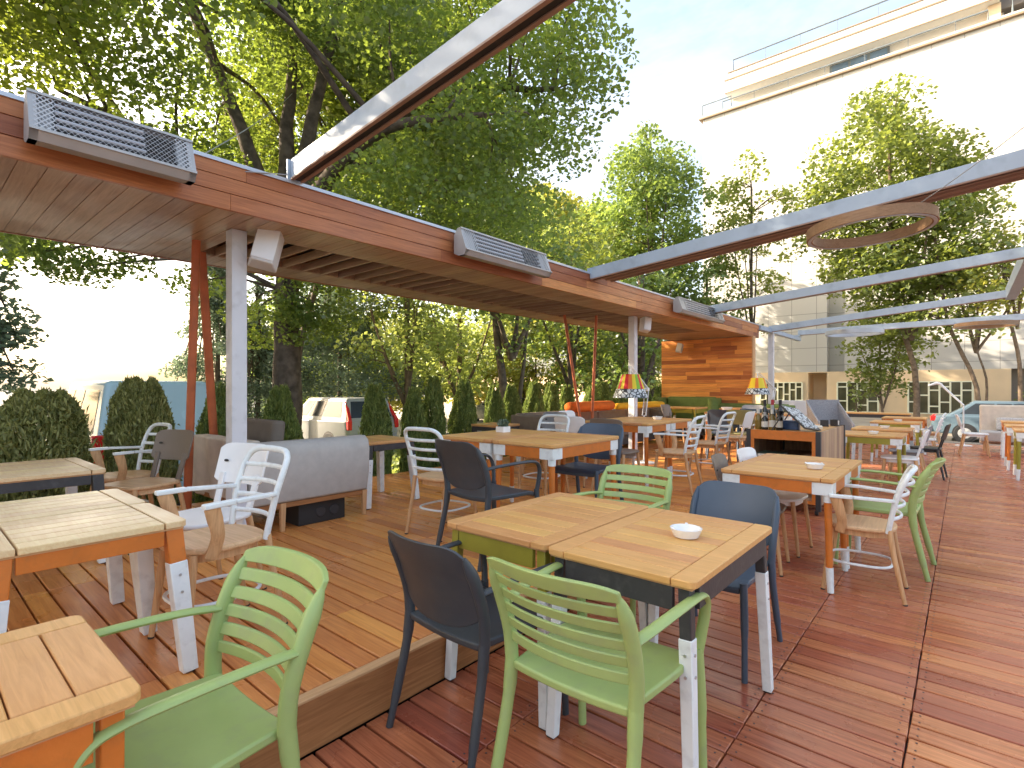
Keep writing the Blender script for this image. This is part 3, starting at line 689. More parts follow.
def proto(k):
    return {'green': lambda: arm_chair(M['green'], False, name='slatted_armchair'),
            'dark': lambda: arm_chair(M['graphite'], True, name='solid_back_armchair', thin=.92),
            'darkside': lambda: arm_chair(M['bluegrey'], True, arms=False, name='solid_back_chair', thin=.92),
            'ladder': lambda: ladder_chair(True), 'ladderside': lambda: ladder_chair(False),
            'white': lambda: panel_chair(M['whitep'], M['whitep']), 'taupe': lambda: panel_chair(M['brown'], M['seatwood']),
            'black': lambda: panel_chair(M['blackplastic'], M['blackplastic'], lm=M['charcoal']), 'grey': lambda: panel_chair(M['greyc'], M['greyc']), 'olive': lambda: panel_chair(M['olivec'], M['olivec'], lm=M['charcoal']),
            'whitewood': lambda: panel_chair(M['whitep'], M['seatwood']), 'taupegrey': lambda: panel_chair(M['brown'], M['brown'])}[k]()
GRP = {'green': 'green slatted armchairs', 'dark': 'charcoal armchairs', 'darkside': 'blue grey side chairs', 'ladder': 'white ladder back armchairs', 'ladderside': 'white ladder back side chairs',
       'white': 'white panel chairs', 'taupe': 'taupe panel chairs', 'grey': 'grey panel chairs', 'olive': 'olive panel chairs', 'whitewood': 'white panel chairs with wood seats', 'taupegrey': 'taupe chairs', 'black': 'black chairs'}
NF, PF, NX, PX = 0.0, PI, R(-90), R(90)       # facing -Y, +Y, -X, +X
def chair(k, label, x, y, z, rz):
    if k not in protos: protos[k] = o = proto(k)
    else: o = copy_tree(protos[k])
    o.location = (x, y, z); o.rotation_euler = (0, 0, rz); s = 1.035 if k == 'green' else 1.0; o.scale = (s, s, s); tag(o, label, 'chair', GRP[k]); return o
j = lambda a=3: R(rnd.uniform(-a, a))
# foreground, lower deck
chair('green', 'bright green slatted armchair nearest the left corner, drawn up to the orange table there', -1.605, .465, 0, NF + R(2))
chair('green', 'bright green slatted armchair in the foreground with its back to us, at the middle table', -.945, 1.59, 0, PF + R(1))
chair('dark', 'charcoal solid-back armchair in the foreground beside the deck step', -1.535, 1.61, 0, PF + R(-2))
chair('darkside', 'blue grey armless chair across the middle table behind the ashtray', -1.015, 2.86, 0, NF + R(-2))
chair('green', 'green slatted armchair half hidden behind the far side of the middle table', -1.66, 2.93, 0, NF + R(2))
# around the table with the ashtray, right of centre
chair('ladder', 'white ladder back armchair with beech seat at the right side of the ashtray table', -.55, 4.34, 0, NX + R(3))
chair('green', 'green slatted armchair behind the white armchair on the right aisle', -.50, 5.06, 0, NX + R(-2))
chair('taupegrey', 'taupe chair at the left side of the ashtray table', -1.25, 4.40, 0, PX + R(6))
chair('white', 'white panel chair at the left side of the ashtray table, beyond the taupe one', -1.23, 5.0, 0, PX + R(-3))
# raised deck, left
chair('ladder', 'white ladder back armchair in front of the grey sofa at the left', -2.73, 1.0, PZ, NF + R(4))
chair('white', 'glossy white panel chair with a slot in its back, before the orange poles', -3.22, 1.12, PZ, NF + R(15))
chair('taupe', 'taupe panel chair with beech seat left of the orange poles', -4.70, 1.22, PZ, NF + R(20))
chair('ladder', 'white ladder back armchair farthest left, in front of the hedge', -5.26, 1.24, PZ, NF + R(6))
# around the big orange table on the raised deck
chair('ladderside', 'white ladder back side chair at the near left side of the plant table', -3.24, 2.95, PZ, PF + R(5))
chair('dark', 'charcoal solid-back armchair at the near right side of the plant table', -2.56, 2.76, PZ, PF + R(-6))
chair('ladderside', 'white ladder back chair across the plant table, only its hoop showing', -3.55, 4.66, PZ, NF + R(3))
chair('grey', 'pale grey panel chair in front of the taupe bench, behind the white hoop chair', -4.35, 5.75, PZ, NF)
chair('darkside', 'blue grey armless chair tucked under the far right side of the plant table', -2.66, 4.17, PZ, NF + R(4))
# second orange table
chair('white', 'white panel chair at the near left of the second orange table', -3.62, 5.52, PZ, PF + R(6))
chair('taupegrey', 'taupe chair at the near right of the second orange table', -3.0, 5.36, PZ, PF)
chair('ladder', 'white ladder back armchair at the near right side of the second orange table', -2.50, 5.78, PZ, NX + R(4))
chair('ladder', 'white ladder back armchair behind its twin at the second orange table', -2.56, 6.98, PZ, NX + R(-3))
chair('white', 'white panel chair on the bench side of the second orange table', -4.22, 6.5, PZ, PX)
chair('whitewood', 'white panel chair just beyond the two ladder back armchairs', -2.62, 8.05, PZ, NX)
# far group near the wooden wall
chair('olive', 'olive panel chair in front of the long table near the service trolley', -2.64, 8.78, PZ, PF)
chair('darkside', 'blue grey chair half hidden left of the olive chair', -3.0, 9.0, PZ, PF + R(5))
chair('grey', 'grey panel chair at the far side of the long table by the wooden wall', -3.2, 10.85, PZ, NF)
chair('taupe', 'taupe panel chair nearest the green benches at the wooden wall', -4.35, 10.2, PZ, PX)
# right aisle
chair('white', 'white panel chair on the right of the tables behind the trolley', -.66, 8.75, 0, NX + R(3))
chair('grey', 'grey panel chair just beyond the white one behind the trolley', -.66, 9.75, 0, NX)
chair('black', 'black chair standing out into the right aisle', -.47, 10.42, 0, NX + R(-4))
chair('grey', 'grey panel chair on the far left of the row of tables behind the trolley', -1.75, 9.6, 0, PX)
chair('olive', 'olive chair on the left of the row of tables behind the trolley', -1.7, 8.85, 0, PX)
chair('white', 'white panel chair at the third table of the row behind the trolley', -.6, 12.2, 0, NX)
chair('ladderside', 'white ladder back chair at the last table of the row, near the trees', -.6, 14.1, 0, NX)
chair('white', 'white panel chair facing the felt sofa by the silver blue car', .16, 14.3, 0, PX + R(4))
chair('olive', 'olive chair at the far right edge tables', 1.35, 11.2, 0, NX)
chair('grey', 'grey panel chair at the far right edge tables', 1.3, 12.6, 0, NX)

# ================================================================ tables
def tabletop(w, d, mat, t, z, r=random.Random(9), axis='x'):
    """frame boards at both ends and planks between; planks run along x (or y)"""
    m = MB(); th = .026; e = .085; g = .003 if axis == 'y' else .0016
    def pl(x0, y0, x1, y1):
        if axis == 'y': x0, y0, x1, y1 = y0, x0, y1, x1
        m.lo((x0 + g, y0 + g, z - th), (x1 - g, y1 - g, z), tone=min(1, max(0, r.gauss(.5, .25))))
    W, D = (w, d) if axis == 'x' else (d, w)
    for s in (1, -1):
        rc = .03; o = [(s * (W / 2 - e + g), -D / 2 + g)] + [(s * (W / 2 - rc - g + rc * math.sin(q)), -D / 2 + rc + g - rc * math.cos(q)) for q in lin(0, PI / 2, 6)] + [(s * (W / 2 - rc - g + rc * math.cos(q)), D / 2 - rc - g + rc * math.sin(q)) for q in lin(0, PI / 2, 6)] + [(s * (W / 2 - e + g), D / 2 - g)]
        if axis == 'y': o = [(b, a) for a, b in o]
        if (s < 0) != (axis == 'y'): o = o[::-1]
        m.slab(o, z - th, z, tone=min(1, max(0, r.gauss(.5, .25))))
    n = max(4, round(D / .095)); p = D / n
    for i in range(n): pl(-W / 2 + e, -D / 2 + i * p, W / 2 - e, -D / 2 + (i + 1) * p)
    return m.build('tabletop', mat, t, bevel=.0035, seg=2)
def table(label, x0, x1, y0, y1, floor, h, mat, style='sleeve', top=None, axis='x', splay=.03, cat='table', group=None, rz=0):
    lw = .047 if h > .7 else .066; w, d = x1 - x0, y1 - y0; t = thing('dining_table' if h > .7 else 'low_table', label, cat, ((x0 + x1) / 2, (y0 + y1) / 2, floor), rz, group)
    tb = tabletop(w, d, top or M['top'], t, h, random.Random(hash(label) % 1000 if False else int(abs(x0 * 91 + y0 * 37) * 10)), axis)
    m = MB(); m.lo((-w / 2 + .015, -d / 2 + .015, h - .034), (w / 2 - .015, d / 2 - .015, h - .027)); m.build('underside', M['nosing'], tb)
    ix, iy = w / 2 - .05, d / 2 - .05; zt = h - .0345; zb = h - (.115 if h > .7 else .095)
    for s in (1, -1):
        m = MB(); m.lo((-ix + .034, s * (iy + .022) - .011, zb), (ix - .034, s * (iy + .022) + .011, zt)); m.build('apron', mat, t, bevel=.002)
        m = MB(); m.lo((s * (ix + .022) - .011, -iy + .034, zb), (s * (ix + .022) + .011, iy - .034, zt)); m.build('apron', mat, t, bevel=.002)
    for sx in (1, -1):
        for sy in (1, -1):
            if style == 'sleeve':
                zs = h * .73; dx, dy = sx * splay, sy * splay
                f = lambda z: (sx * ix + dx * (1 - z / h), sy * iy + dy * (1 - z / h), z)
                m = MB(); m.bar(f(zt), f(zs - .02), lw - .004, lw - .004, lw - .006, lw - .006); lg = m.build('leg', mat, t, bevel=.004)
                m = MB(); m.bar(f(zs), f(.006), lw, lw, lw * .86, lw * .86); sl = m.build('leg_sleeve', M['white'], lg, bevel=.004)
                m = MB()
                for zz in (zs - .05, zs - .12):
                    p = f(zz); 
                    a = lw * .42; b = lw * .5 + .003; m.tube([(p[0], p[1] + sy * a, zz), (p[0], p[1] + sy * b, zz)], .0055, n=8); m.tube([(p[0] + sx * a, p[1], zz), (p[0] + sx * b, p[1], zz)], .0055, n=8)
                m.build('bolt', M['bolt'], sl)
                m = MB(); p = f(0); m.lo((p[0] - .016, p[1] - .016, 0), (p[0] + .016, p[1] + .016, .0055)); m.build('foot_pad', M['foot'], sl)
            else:
                m = MB(); m.tube([(sx * ix, sy * iy, zb), (sx * (ix + .012), sy * (iy + .012), .15)], [.025, .021], n=14); lg = m.build('leg', mat, t)
                m = MB(); m.tube([(sx * (ix + .012), sy * (iy + .012), .17), (sx * (ix + .02), sy * (iy + .02), .004)], [.0245, .02], n=14); m.build('leg_tip', M['white'], lg)
                m = MB()
                o = lambda a, b, z0, z1: m.lo((min(a[0], b[0]), min(a[1], b[1]), z0), (max(a[0], b[0]), max(a[1], b[1]), z1))
                X, Y = sx * (ix + .0345), sy * (iy + .0345)
                # bracket wraps the corner and steps down round the leg
                o((X, Y), (X - sx * .125, Y - sy * .0095), zb - .002, zt); o((X, Y - sy * .0096), (X - sx * .0095, Y - sy * .125), zb - .002, zt)
                m.tube([(sx * ix, sy * iy, zt), (sx * (ix + .002), sy * (iy + .002), zb - .05)], [.034, .030], n=14)
                m.build('corner_bracket', M['white'], lg, bevel=.002)
    return t
# lower deck
table('bare wood table with charcoal frame and ashtray, right half of the middle pair', -1.262, -.66, 1.68, 2.61, 0, .75, M['charcoal'], top=M['top'])
table('bare wood table with olive frame, left half of the middle pair', -1.875, -1.272, 1.70, 2.63, 0, .75, M['olive'], top=M['top'])
table('bare wood table with orange frame cut off by the bottom left corner', -1.885, -1.30, -.55, .345, 0, .75, M['orange'], top=M['top'], splay=.0)
table('wood table with orange legs, white brackets and ashtray, right of centre', -1.41, -.655, 4.07, 4.70, 0, .77, M['orange'], 'bracket')
table('wood table with orange legs behind the ashtray table, nearest the trolley', -1.41, -.655, 4.705, 5.34, 0, .77, M['orange'], 'bracket')
# low tables on the raised deck; pale tops carry painted sky glare
table('low table with orange frame and sky glare painted into its top, nearer one of the left pair', -2.965, -2.44, .19, .80, PZ, .625, M['orange'], top=M['top_glare'], axis='y', splay=.05)
table('low table with orange frame and sky glare painted into its top, farther one of the left pair', -3.51, -2.979, .19, .80, PZ, .625, M['orange'], top=M['top_glare'], axis='y', splay=.05)
table('low table with dark frame and sky glare painted into its top at the far left by the hedge', -5.28, -4.36, -.15, .94, PZ, .63, M['charcoal'], top=M['top_glare'], axis='y')
table('low table with dark frame and splayed white legs behind the grey sofa', -5.0, -4.38, 2.98, 3.58, PZ, .643, M['charcoal'], splay=.05)
# tall tables on the raised deck
table('wood table with orange legs and white brackets carrying the small potted plant', -3.56, -2.93, 3.16, 4.16, PZ, .75, M['orange'], 'bracket')
table('wood table with orange legs and white brackets, right neighbour of the plant table', -2.926, -2.30, 3.16, 4.16, PZ, .75, M['orange'], 'bracket')
table('second orange-legged table toward the wooden wall, nearer half', -3.74, -2.83, 5.78, 6.45, PZ, .75, M['orange'], 'bracket')
table('second orange-legged table toward the wooden wall, farther half', -3.74, -2.83, 6.455, 7.12, PZ, .75, M['orange'], 'bracket')
table('long-side table with orange legs before the wooden wall, behind the olive chair', -3.5, -2.1, 9.3, 10.0, PZ, .75, M['orange'], 'bracket')
table('table in front of the green benches at the wooden wall', -5.1, -4.3, 11.0, 11.7, PZ, .75, M['olive'])
table('farther table along the green benches at the wooden wall', -3.9, -2.9, 11.2, 11.9, PZ, .75, M['orange'], 'bracket')
table('small dark side table at the near end of the taupe bench', -5.75, -5.2, 5.75, 6.3, PZ, .62, M['charcoal'])
# right aisle row
for i, (y0, lab, mt) in enumerate(((8.45, 'first', 'olive'), (9.75, 'second', 'orange'), (11.9, 'third', 'olive'), (13.8, 'last', 'orange'))):
    table('wood table on the right aisle behind the trolley, %s of the row' % lab, -1.36, -.60, y0, y0 + .8, 0, .75, M[mt], 'bracket' if i % 2 == 0 else 'sleeve')
table('table with olive legs and white tips cut by the right edge, nearer one', .57, 1.15, 10.85, 11.6, 0, .75, M['olive'], 'bracket')
table('table with orange legs cut by the right edge, farther one', .52, 1.15, 12.1, 12.8, 0, .75, M['orange'], 'bracket')
table('small table beside the felt sofa near the silver blue car', .55, 1.15, 14.1, 14.75, 0, .72, M['orange'], 'sleeve')
table('dark-edged table in front of the tall windows beyond the row', -2.6, -1.0, 16.0, 16.6, 0, .75, M['charcoal'], 'sleeve')

# ================================================================ table things
def ashtray(label, x, y, z, s=1.0):
    t = thing('ashtray', label, 'ashtray', (x, y, z), rnd.uniform(0, 6), 'white ashtrays on the tables'); t.scale = (s, s, s)
    m = MB(); m.lathe([(.030, 0), (.050, .004), (.063, .032), (.066, .040), (.060, .041), (.055, .032), (.045, .014), (.0, .011)], n=28); m.build('bowl', M['ceramic'], t)
    m = MB()
    for k in range(3): a = k * 2.1; m.box((.0625 * math.cos(a), .0625 * math.sin(a), .0415), (.012, .012, .008), a)
    m.build('rest', M['ceramic'], t, bevel=.002)
ashtray('white ashtray on the charcoal-framed middle table', -.895, 2.18, .7505)
ashtray('white ashtray on the orange-legged table right of centre', -.86, 4.52, .7705)
for (x, y, f, lab) in ((-.95, 8.7, 0, 'white ashtray on the first table of the aisle row'), (-.95, 10.05, 0, 'white ashtray on the second table of the aisle row'), (-.95, 12.25, 0, 'white ashtray on the third table of the aisle row'), (-3.1, 6.6, PZ, 'white ashtray on the second orange-legged table')):
    ashtray(lab, x, y, f + .7505)
def leaf_ball(c, r, n, ls, seed, flat=1.0):
    rs = np.random.RandomState(seed); d = rs.normal(size=(n, 3)); d /= np.linalg.norm(d, axis=1)[:, None]
    return leaf_quads(np.array(c) + d * (r * (rs.rand(n, 1) ** .45)) * np.array([1, 1, flat]), ls, rs)
def leaf_quads(P, ls, rs, shape=0, up=.35, tone=None, along=None, asp=1.0):
    """one small leaf per point, folded along its midrib; returns verts, faces(list of 2 quads), tones"""
    n = len(P); nrm = rs.normal(size=(n, 3)); nrm[:, 2] = np.abs(nrm[:, 2]) + up; nrm /= np.linalg.norm(nrm, axis=1)[:, None]
    a = rs.normal(size=(n, 3)) if along is None else along + .35 * rs.normal(size=(n, 3)); a -= nrm * (a * nrm).sum(1)[:, None]; a /= np.linalg.norm(a, axis=1)[:, None]; b = np.cross(nrm, a) * asp
    s = ls * (.65 + .7 * rs.rand(n, 1)); out = []
    L = [(-.5, 0, 0), (.0, .42, .12), (.55, 0, -.05), (.0, -.42, .12)] if shape == 0 else [(-.5, 0, 0), (-.28, .5, .1), (.12, .46, .12), (.6, 0, -.1), (.12, -.46, .12), (-.28, -.5, .1)]
    for (u, v, w) in L: out.append(P + a * u * s + b * v * s + nrm * w * s)
    V = np.stack(out, 1).reshape(-1, 3); k = len(L)
    i = np.arange(n)[:, None] * k
    if k == 4: F = np.concatenate([i + np.array([[0, 1, 2]]), i + np.array([[0, 2, 3]])], 1).reshape(-1, 3)
    else: F = np.concatenate([i + np.array([[0, 1, 2, 3]]), i + np.array([[0, 3, 4, 5]])], 1).reshape(-1, 4)
    t = rs.rand(n) if tone is None else np.clip(tone + rs.normal(size=n) * .18, 0, 1)
    return V, F, np.repeat(t, 2)
def leaf_mesh(name, V, F, T, mat, parent=None, loc=None):
    me = bpy.data.meshes.new(name); k = F.shape[1]
    me.vertices.add(len(V)); me.vertices.foreach_set('co', V.astype(np.float32).ravel())
    me.loops.add(F.size); me.loops.foreach_set('vertex_index', F.astype(np.int32).ravel())
    me.polygons.add(len(F)); me.polygons.foreach_set('loop_start', (np.arange(len(F)) * k).astype(np.int32))
    at = me.attributes.new('tone', 'FLOAT', 'FACE'); at.data.foreach_set('value', T.astype(np.float32))
    me.update(calc_edges=True); me.validate(); me.materials.append(mat)
    o = bpy.data.objects.new(name, me); COL.objects.link(o)
    if parent: o.parent = parent
    if loc: o.location = loc
    return o
t = thing('potted_plant', 'small bushy plant in a square white pot on the orange-legged table', 'plant', (-3.34, 3.78, PZ + .7505)); t.scale = (.78, .78, .78)
m = MB(); m.slab(rrect(.13, .13, .01), 0, .07); m.build('pot', M['ceramic'], t, bevel=.004)
leaf_mesh('foliage', *leaf_ball((0, 0, .105), .075, 500, .028, 5, .7), M['leaf_spruce'], t)
t = thing('serving_bowl', 'small pale bowl on the long table before the wooden wall', 'bowl', (-3.2, 9.6, PZ + .7505))
m = MB(); m.lathe([(.05, 0), (.06, .01), (.10, .08), (.095, .08), (.055, .02), (0, .018)], n=24); m.build('bowl', M['ceramic'], t)
t = thing('serving_tray', 'dark folded tray lying on the long table before the wooden wall', 'tray', (-2.65, 9.7, PZ + .7505), R(4))
m = MB(); m.slab(rrect(.62, .36, .03), 0, .02); m.build('base', M['bluegrey'], t, bevel=.004); m = MB()
m.lo((-.31, -.18, .0205), (-.295, .18, .06)); m.lo((.295, -.18, .0205), (.31, .18, .06)); m.lo((-.294, .165, .0205), (.294, .18, .05)); m.lo((-.294, -.18, .0205), (.294, -.165, .05)); m.build('rim', M['bluegrey'], t, bevel=.003)

# ================================================================ sofas and benches
def sofa_left():
    t = thing('corner_sofa', 'grey felt sofa with its smooth back to the deck, behind the white armchair', 'sofa', (-4.2, 2.4, PZ))
    # grey outer back panel, slightly leaning, rounded top
    m = MB(); us = lin(1.78 - 2.4, 2.86 - 2.4, 10); prof = [(0.0, .235), (.035, .40), (.045, .62), (.025, .70), (-.025, .735), (-.09, .735), (-.13, .70), (-.145, .60), (-.15, .235)]
    vs = [(x, y, z) for y in us for x, z in prof]; n = len(prof); fs = [tuple(range(n - 1, -1, -1)), tuple((len(us) - 1) * n + k for k in range(n))]
    for i in range(len(us) - 1):
        for k in range(n): l = (k + 1) % n; fs.append((i * n + k, i * n + l, (i + 1) * n + l, (i + 1) * n + k))
    m.add(vs, fs); m.build('backrest', M['sofa'], t, bevel=.02, seg=3, angle=60)
    m = MB()                                               # beige return with soft upright folds
    def ret(u, v):
        x = -.16 - 1.32 * u; y = -.60 + .02 * math.sin(u * 23) * (1 - v * .4); z = .20 + .57 * v - .03 * max(0, v - .85) / .15 - .05 * max(0, u - .8) / .2 * v
        return (x, y + .03 * (1 - v), z)
    m.sheet(ret, lin(0, 1, 30), lin(0, 1, 9), .15); m.build('side_panel', M['sofab'], t, bevel=.015, seg=3, angle=60)
    m = MB(); m.slab(rrect(1.0, .98, .06, cx=-.66, cy=.0), .24, .42); m.build('seat_cushion', M['sofab'], t, bevel=.03, seg=3)
    m = MB(); m.lo((-1.16, -.56, .19), (-.02, .43, .232)); m.build('frame', M['riser'], t, bevel=.004)
    for x, y in ((-.03, -.33), (-.03, .44), (-1.1, -.33), (-1.1, .44)):
        m = MB(); m.bar((x, y, .232), (x + .0, y, 0), .045, .045, .032, .032); m.build('leg', M['legwood'], t, bevel=.003)
    m = MB(); m.slab(rrect(.95, .12, .05), .43, .90, Matrix.Translation((-.66, -.36, 0)) @ Matrix.Rotation(R(-6), 4, 'X')); m.build('back_cushion', M['sofad'], t, bevel=.03, seg=3)
sofa_left()
t = thing('subwoofer', 'black loudspeaker box lying under the grey sofa', 'speaker', (-4.42, 2.45, PZ))
m = MB(); m.slab(rrect(.30, .44, .01), .0, .185); m.build('cabinet', M['black'], t, bevel=.006)
for y in (-.02, .11):
    m = MB(); m.tube([(.1505, y, .095), (.158, y, .095)], [.045, .04], n=20); m.build('driver', M['darkmetal'], t)
def bench(name, label, x, y, rz, L_, mat, h=.74, depth=.62, seats=3, arms=True, base=None):
    t = thing(name, label, 'bench', (x, y, PZ if rz != 'low' else 0), rz if rz != 'low' else 0)
    # local: back along X at y=+depth/2, facing -Y
    m = MB(); m.slab(rrect(L_, .13, .045, cy=depth / 2 - .065), .12, h); m.build('backrest', mat, t, bevel=.025, seg=3)
    for i in range(seats):
        w = (L_ - .02) / seats; m = MB(); m.slab(rrect(w - .012, depth - .15, .04, cx=-L_ / 2 + .01 + w * (i + .5), cy=-.075), .27, .43); m.build('seat_cushion', mat, t, bevel=.025, seg=3)
        m = MB(); m.slab(rrect(w - .02, .10, .04, cx=-L_ / 2 + .01 + w * (i + .5), cy=depth / 2 - .185), .44, h - .02); m.build('back_cushion', mat, t, bevel=.03, seg=3)
    if arms:
        for s in (1, -1): m = MB(); m.slab(rrect(.12, depth, .045, cx=s * (L_ / 2 + .061)), .10, h - .02); m.build('arm', mat, t, bevel=.025, seg=3)
    m = MB(); m.lo((-L_ / 2 + .03, -depth / 2 + .05, .09), (L_ / 2 - .03, depth / 2 - .14, .265)); m.build('base', base or M['charcoal'], t)
    for sx in (1, -1):
        for sy in (1, -1): m = MB(); m.bar((sx * (L_ / 2 - .1), sy * (depth / 2 - .12), .095), (sx * (L_ / 2 - .1), sy * (depth / 2 - .12), 0), .05, .05, .04, .04); m.build('leg', M['legwood'], t)
    return t
bench('long_bench', 'long taupe felt bench along the hedge under the orange and yellow bolsters', -5.22, 8.75, R(90), 4.4, M['sofad'], .76, .64, 4)
bench('tall_bench', 'moss green high-backed bench standing against the wooden wall', -5.0, 12.28, 0, 1.15, M['sofag'], .96, .62, 1)
bench('low_bench', 'moss green lower bench standing against the wooden wall, right of the high one', -3.62, 12.28, 0, 1.5, M['sofag'], .82, .6, 2)
def bolster(label, x, y0, y1, z, r, mat):
    m = MB(); L_ = (y1 - y0) / 2; P = [(0, -L_, 0), (0, -L_ + .02, 0), (0, -L_ + .06, 0)] + [(0, v, 0) for v in lin(-L_ + .15, L_ - .15, 5)] + [(0, L_ - .06, 0), (0, L_ - .02, 0), (0, L_, 0)]
    rr = [r * .55, r * .85, r * .98] + [r] * 5 + [r * .98, r * .85, r * .55]
    m.tube(P, [(a * 1.15, a) for a in rr], n=18); ob = m.build('bolster_cushion', mat, loc=(x, (y0 + y1) / 2, z), angle=60); tag(ob, label, 'cushion', 'bolster cushions along the taupe bench')
bolster('orange bolster cushion lying on the back of the taupe bench', -5.0, 7.28, 8.72, PZ + .76 + .088, .088, M['orangef'])
bolster('yellow bolster cushion lying on the back of the taupe bench, right of the orange one', -5.0, 8.85, 10.9, PZ + .76 + .062, .062, M['yellowf'])
t = thing('lounge_sofa', 'taupe grey felt sofa at the far right in front of the silver blue car', 'sofa', (.78, 15.75, 0))
m = MB(); m.slab(rrect(1.05, .14, .05, cy=.3), .12, 1.0); m.build('backrest', M['sofab'], t, bevel=.03, seg=3)
m = MB(); m.slab(rrect(1.05, .62, .05, cy=-.08), .22, .44); m.build('seat_cushion', M['sofa'], t, bevel=.03, seg=3)
m = MB(); m.slab(rrect(.13, .75, .05, cx=.6), .12, .98); m.build('arm', M['sofab'], t, bevel=.03, seg=3)
for sx in (-.45, .45):
    for sy in (-.3, .3): m = MB(); m.bar((sx, sy, .22), (sx, sy, 0), .045, .045, .035, .035); m.build('leg', M['legwood'], t)
m = MB(); m.slab(superell(.26, .10, 3, 28), -.14, .14, Matrix.Translation((.0, .06, .585)) @ Matrix.Rotation(R(-14), 4, 'X')); o = m.build('wicker_cushion', M['wickerw'], bevel=.04, seg=3, loc=(.78, 15.75, 0)); tag(o, 'pale textured cushion lying on the far right sofa', 'cushion')
def tub_chair():
    t = thing('tub_chair', 'angular grey woven tub chair behind the service trolley', 'chair', (-1.95, 11.6, 0), R(35)); t.scale = (.62, .62, 1.06)
    # open shell: floor, back and two sloping sides, thick walls
    def wall(p, th, name):
        n = len(p); nn = (Vector(p[1]) - Vector(p[0])).cross(Vector(p[2]) - Vector(p[0])).normalized() * th
        m = MB(); m.add([Vector(q) for q in p] + [Vector(q) + nn for q in p], [tuple(range(n - 1, -1, -1)), tuple(range(n, 2 * n))] + [(i, (i + 1) % n, n + (i + 1) % n, n + i) for i in range(n)]); m.build(name, M['wicker'], t, bevel=.01)
    wall([(-.42, .38, .3), (.42, .38, .3), (.5, .5, 1.08), (-.5, .5, 1.08)], .05, 'backrest')
    for s in (1, -1):
        p = [(s * .42, .37, .3), (s * .42, -.40, .3), (s * .5, -.44, .66), (s * .5, .49, 1.06)]
        wall(p if s == 1 else p[::-1], .05, 'side')
    m = MB(); m.slab(rrect(.80, .74, .05), .28, .42); m.build('seat', M['wicker'], t, bevel=.02)
    for sx in (-.3, .3):
        for sy in (-.3, .3): m = MB(); m.bar((sx, sy, .28), (sx * 1.1, sy * 1.1, 0), .04, .04, .03, .03); m.build('leg', M['legwood'], t)
tub_chair()
t = thing('garden_settee', 'pale grey slatted settee beyond the bottles at the street end', 'bench', (-2.95, 14.3, 0), R(180))
m = MB(); m.slab(rrect(1.15, .06, .02, cy=.26), .74, 1.08); m.slab(rrect(1.15, .05, .02, cy=.24), .52, .62); m.build('backrest', M['whitep'], t, bevel=.01)
m = MB(); m.slab(rrect(1.15, .5, .04), .42, .47); m.build('seat', M['whitep'], t, bevel=.01)
for sx in (-.52, .52):
    for sy in (-.2, .24): m = MB(); m.bar((sx, sy, .74 if sy > 0 else .64), (sx, sy, 0), .045, .045); m.build('leg', M['whitep'], t)
    m = MB(); m.bar((sx, .22, .66), (sx, -.23, .66), .06, .03); m.build('arm', M['whitep'], t)

# ================================================================ service trolley and what stands on it
SX0, SX1, SY0, SY1, SH = -1.93, -1.17, 6.45, 8.0, .90
def trolley():
    t = thing('service_trolley', 'wood and orange service trolley with slatted side and open shelf, behind the ashtray table', 'trolley', (SX0, SY0, 0)); W, D = SX1 - SX0, SY1 - SY0
    m = MB(); m.lo((.05, .02, SH - .035), (W - .05, D - .02, SH)); m.build('top_board', M['top'], t, bevel=.003)
    m = MB(); m.lo((.05, 0, SH - .10), (W - .05, .019, SH + .003)); m.lo((.05, 0, .12), (.085, .019, SH - .101)); m.lo((W - .085, 0, .12), (W - .05, .019, SH - .101)); m.lo((.086, 0, .12), (W - .086, .019, .155)); m.build('front_frame', M['orange'], t, bevel=.002)
    for z in (.16, .52): m = MB(); m.lo((.051, .021, z), (W - .051, D - .03, z + .02)); m.build('shelf', M['cratewood'], t)
    for (x, y) in ((0, 0), (W - .05, 0), (0, D - .05), (W - .05, D - .05)):
        m = MB(); m.lo((x, y, .05), (x + .0495, y + .05, SH + .008)); m.build('corner_post', M['darkmetal'], t, bevel=.003)
    for x in (.012, W - .034):
        m = MB(); n = 9; p = (D - .104) / n
        for i in range(n): m.lo((x, .052 + i * p + .003, .10), (x + .022, .052 + (i + 1) * p - .003, SH - .002), tone=rnd.random())
        m.build('slatted_side', M['cratewood'], t, bevel=.002)
    m = MB(); m.lo((.051, D - .025, .10), (W - .051, D - .005, SH - .04)); m.build('rear_panel', M['cratewood'], t)
    for x, y in ((.05, .06), (W - .05, .06), (.05, D - .06), (W - .05, D - .06)): m = MB(); m.tube([(x - .015, y, .025), (x + .015, y, .025)], .025, n=14); m.build('castor', M['foot'], t)
trolley()
def bottle(label, x, y, h, mat, lab, cap):
    t = thing('bottle', label, 'bottle', (x, y, SH + .001), rnd.uniform(0, 6), 'bottles on the service trolley'); r = .036
    m = MB(); m.lathe([(r * .9, 0), (r, .01), (r, h * .58), (r * .85, h * .66), (.014, h * .76), (.013, h * .95), (.016, h * .96), (.016, h)], n=16); m.build('glass_body', mat, t)
    m = MB(); m.lathe([(r + .0008, h * .15), (r + .0008, h * .48)], n=16, cap=False); m.build('paper_label', lab, t)
    m = MB(); m.lathe([(.0175, h * .80), (.0175, h * 1.005)], n=12); m.build('capsule', cap, t)
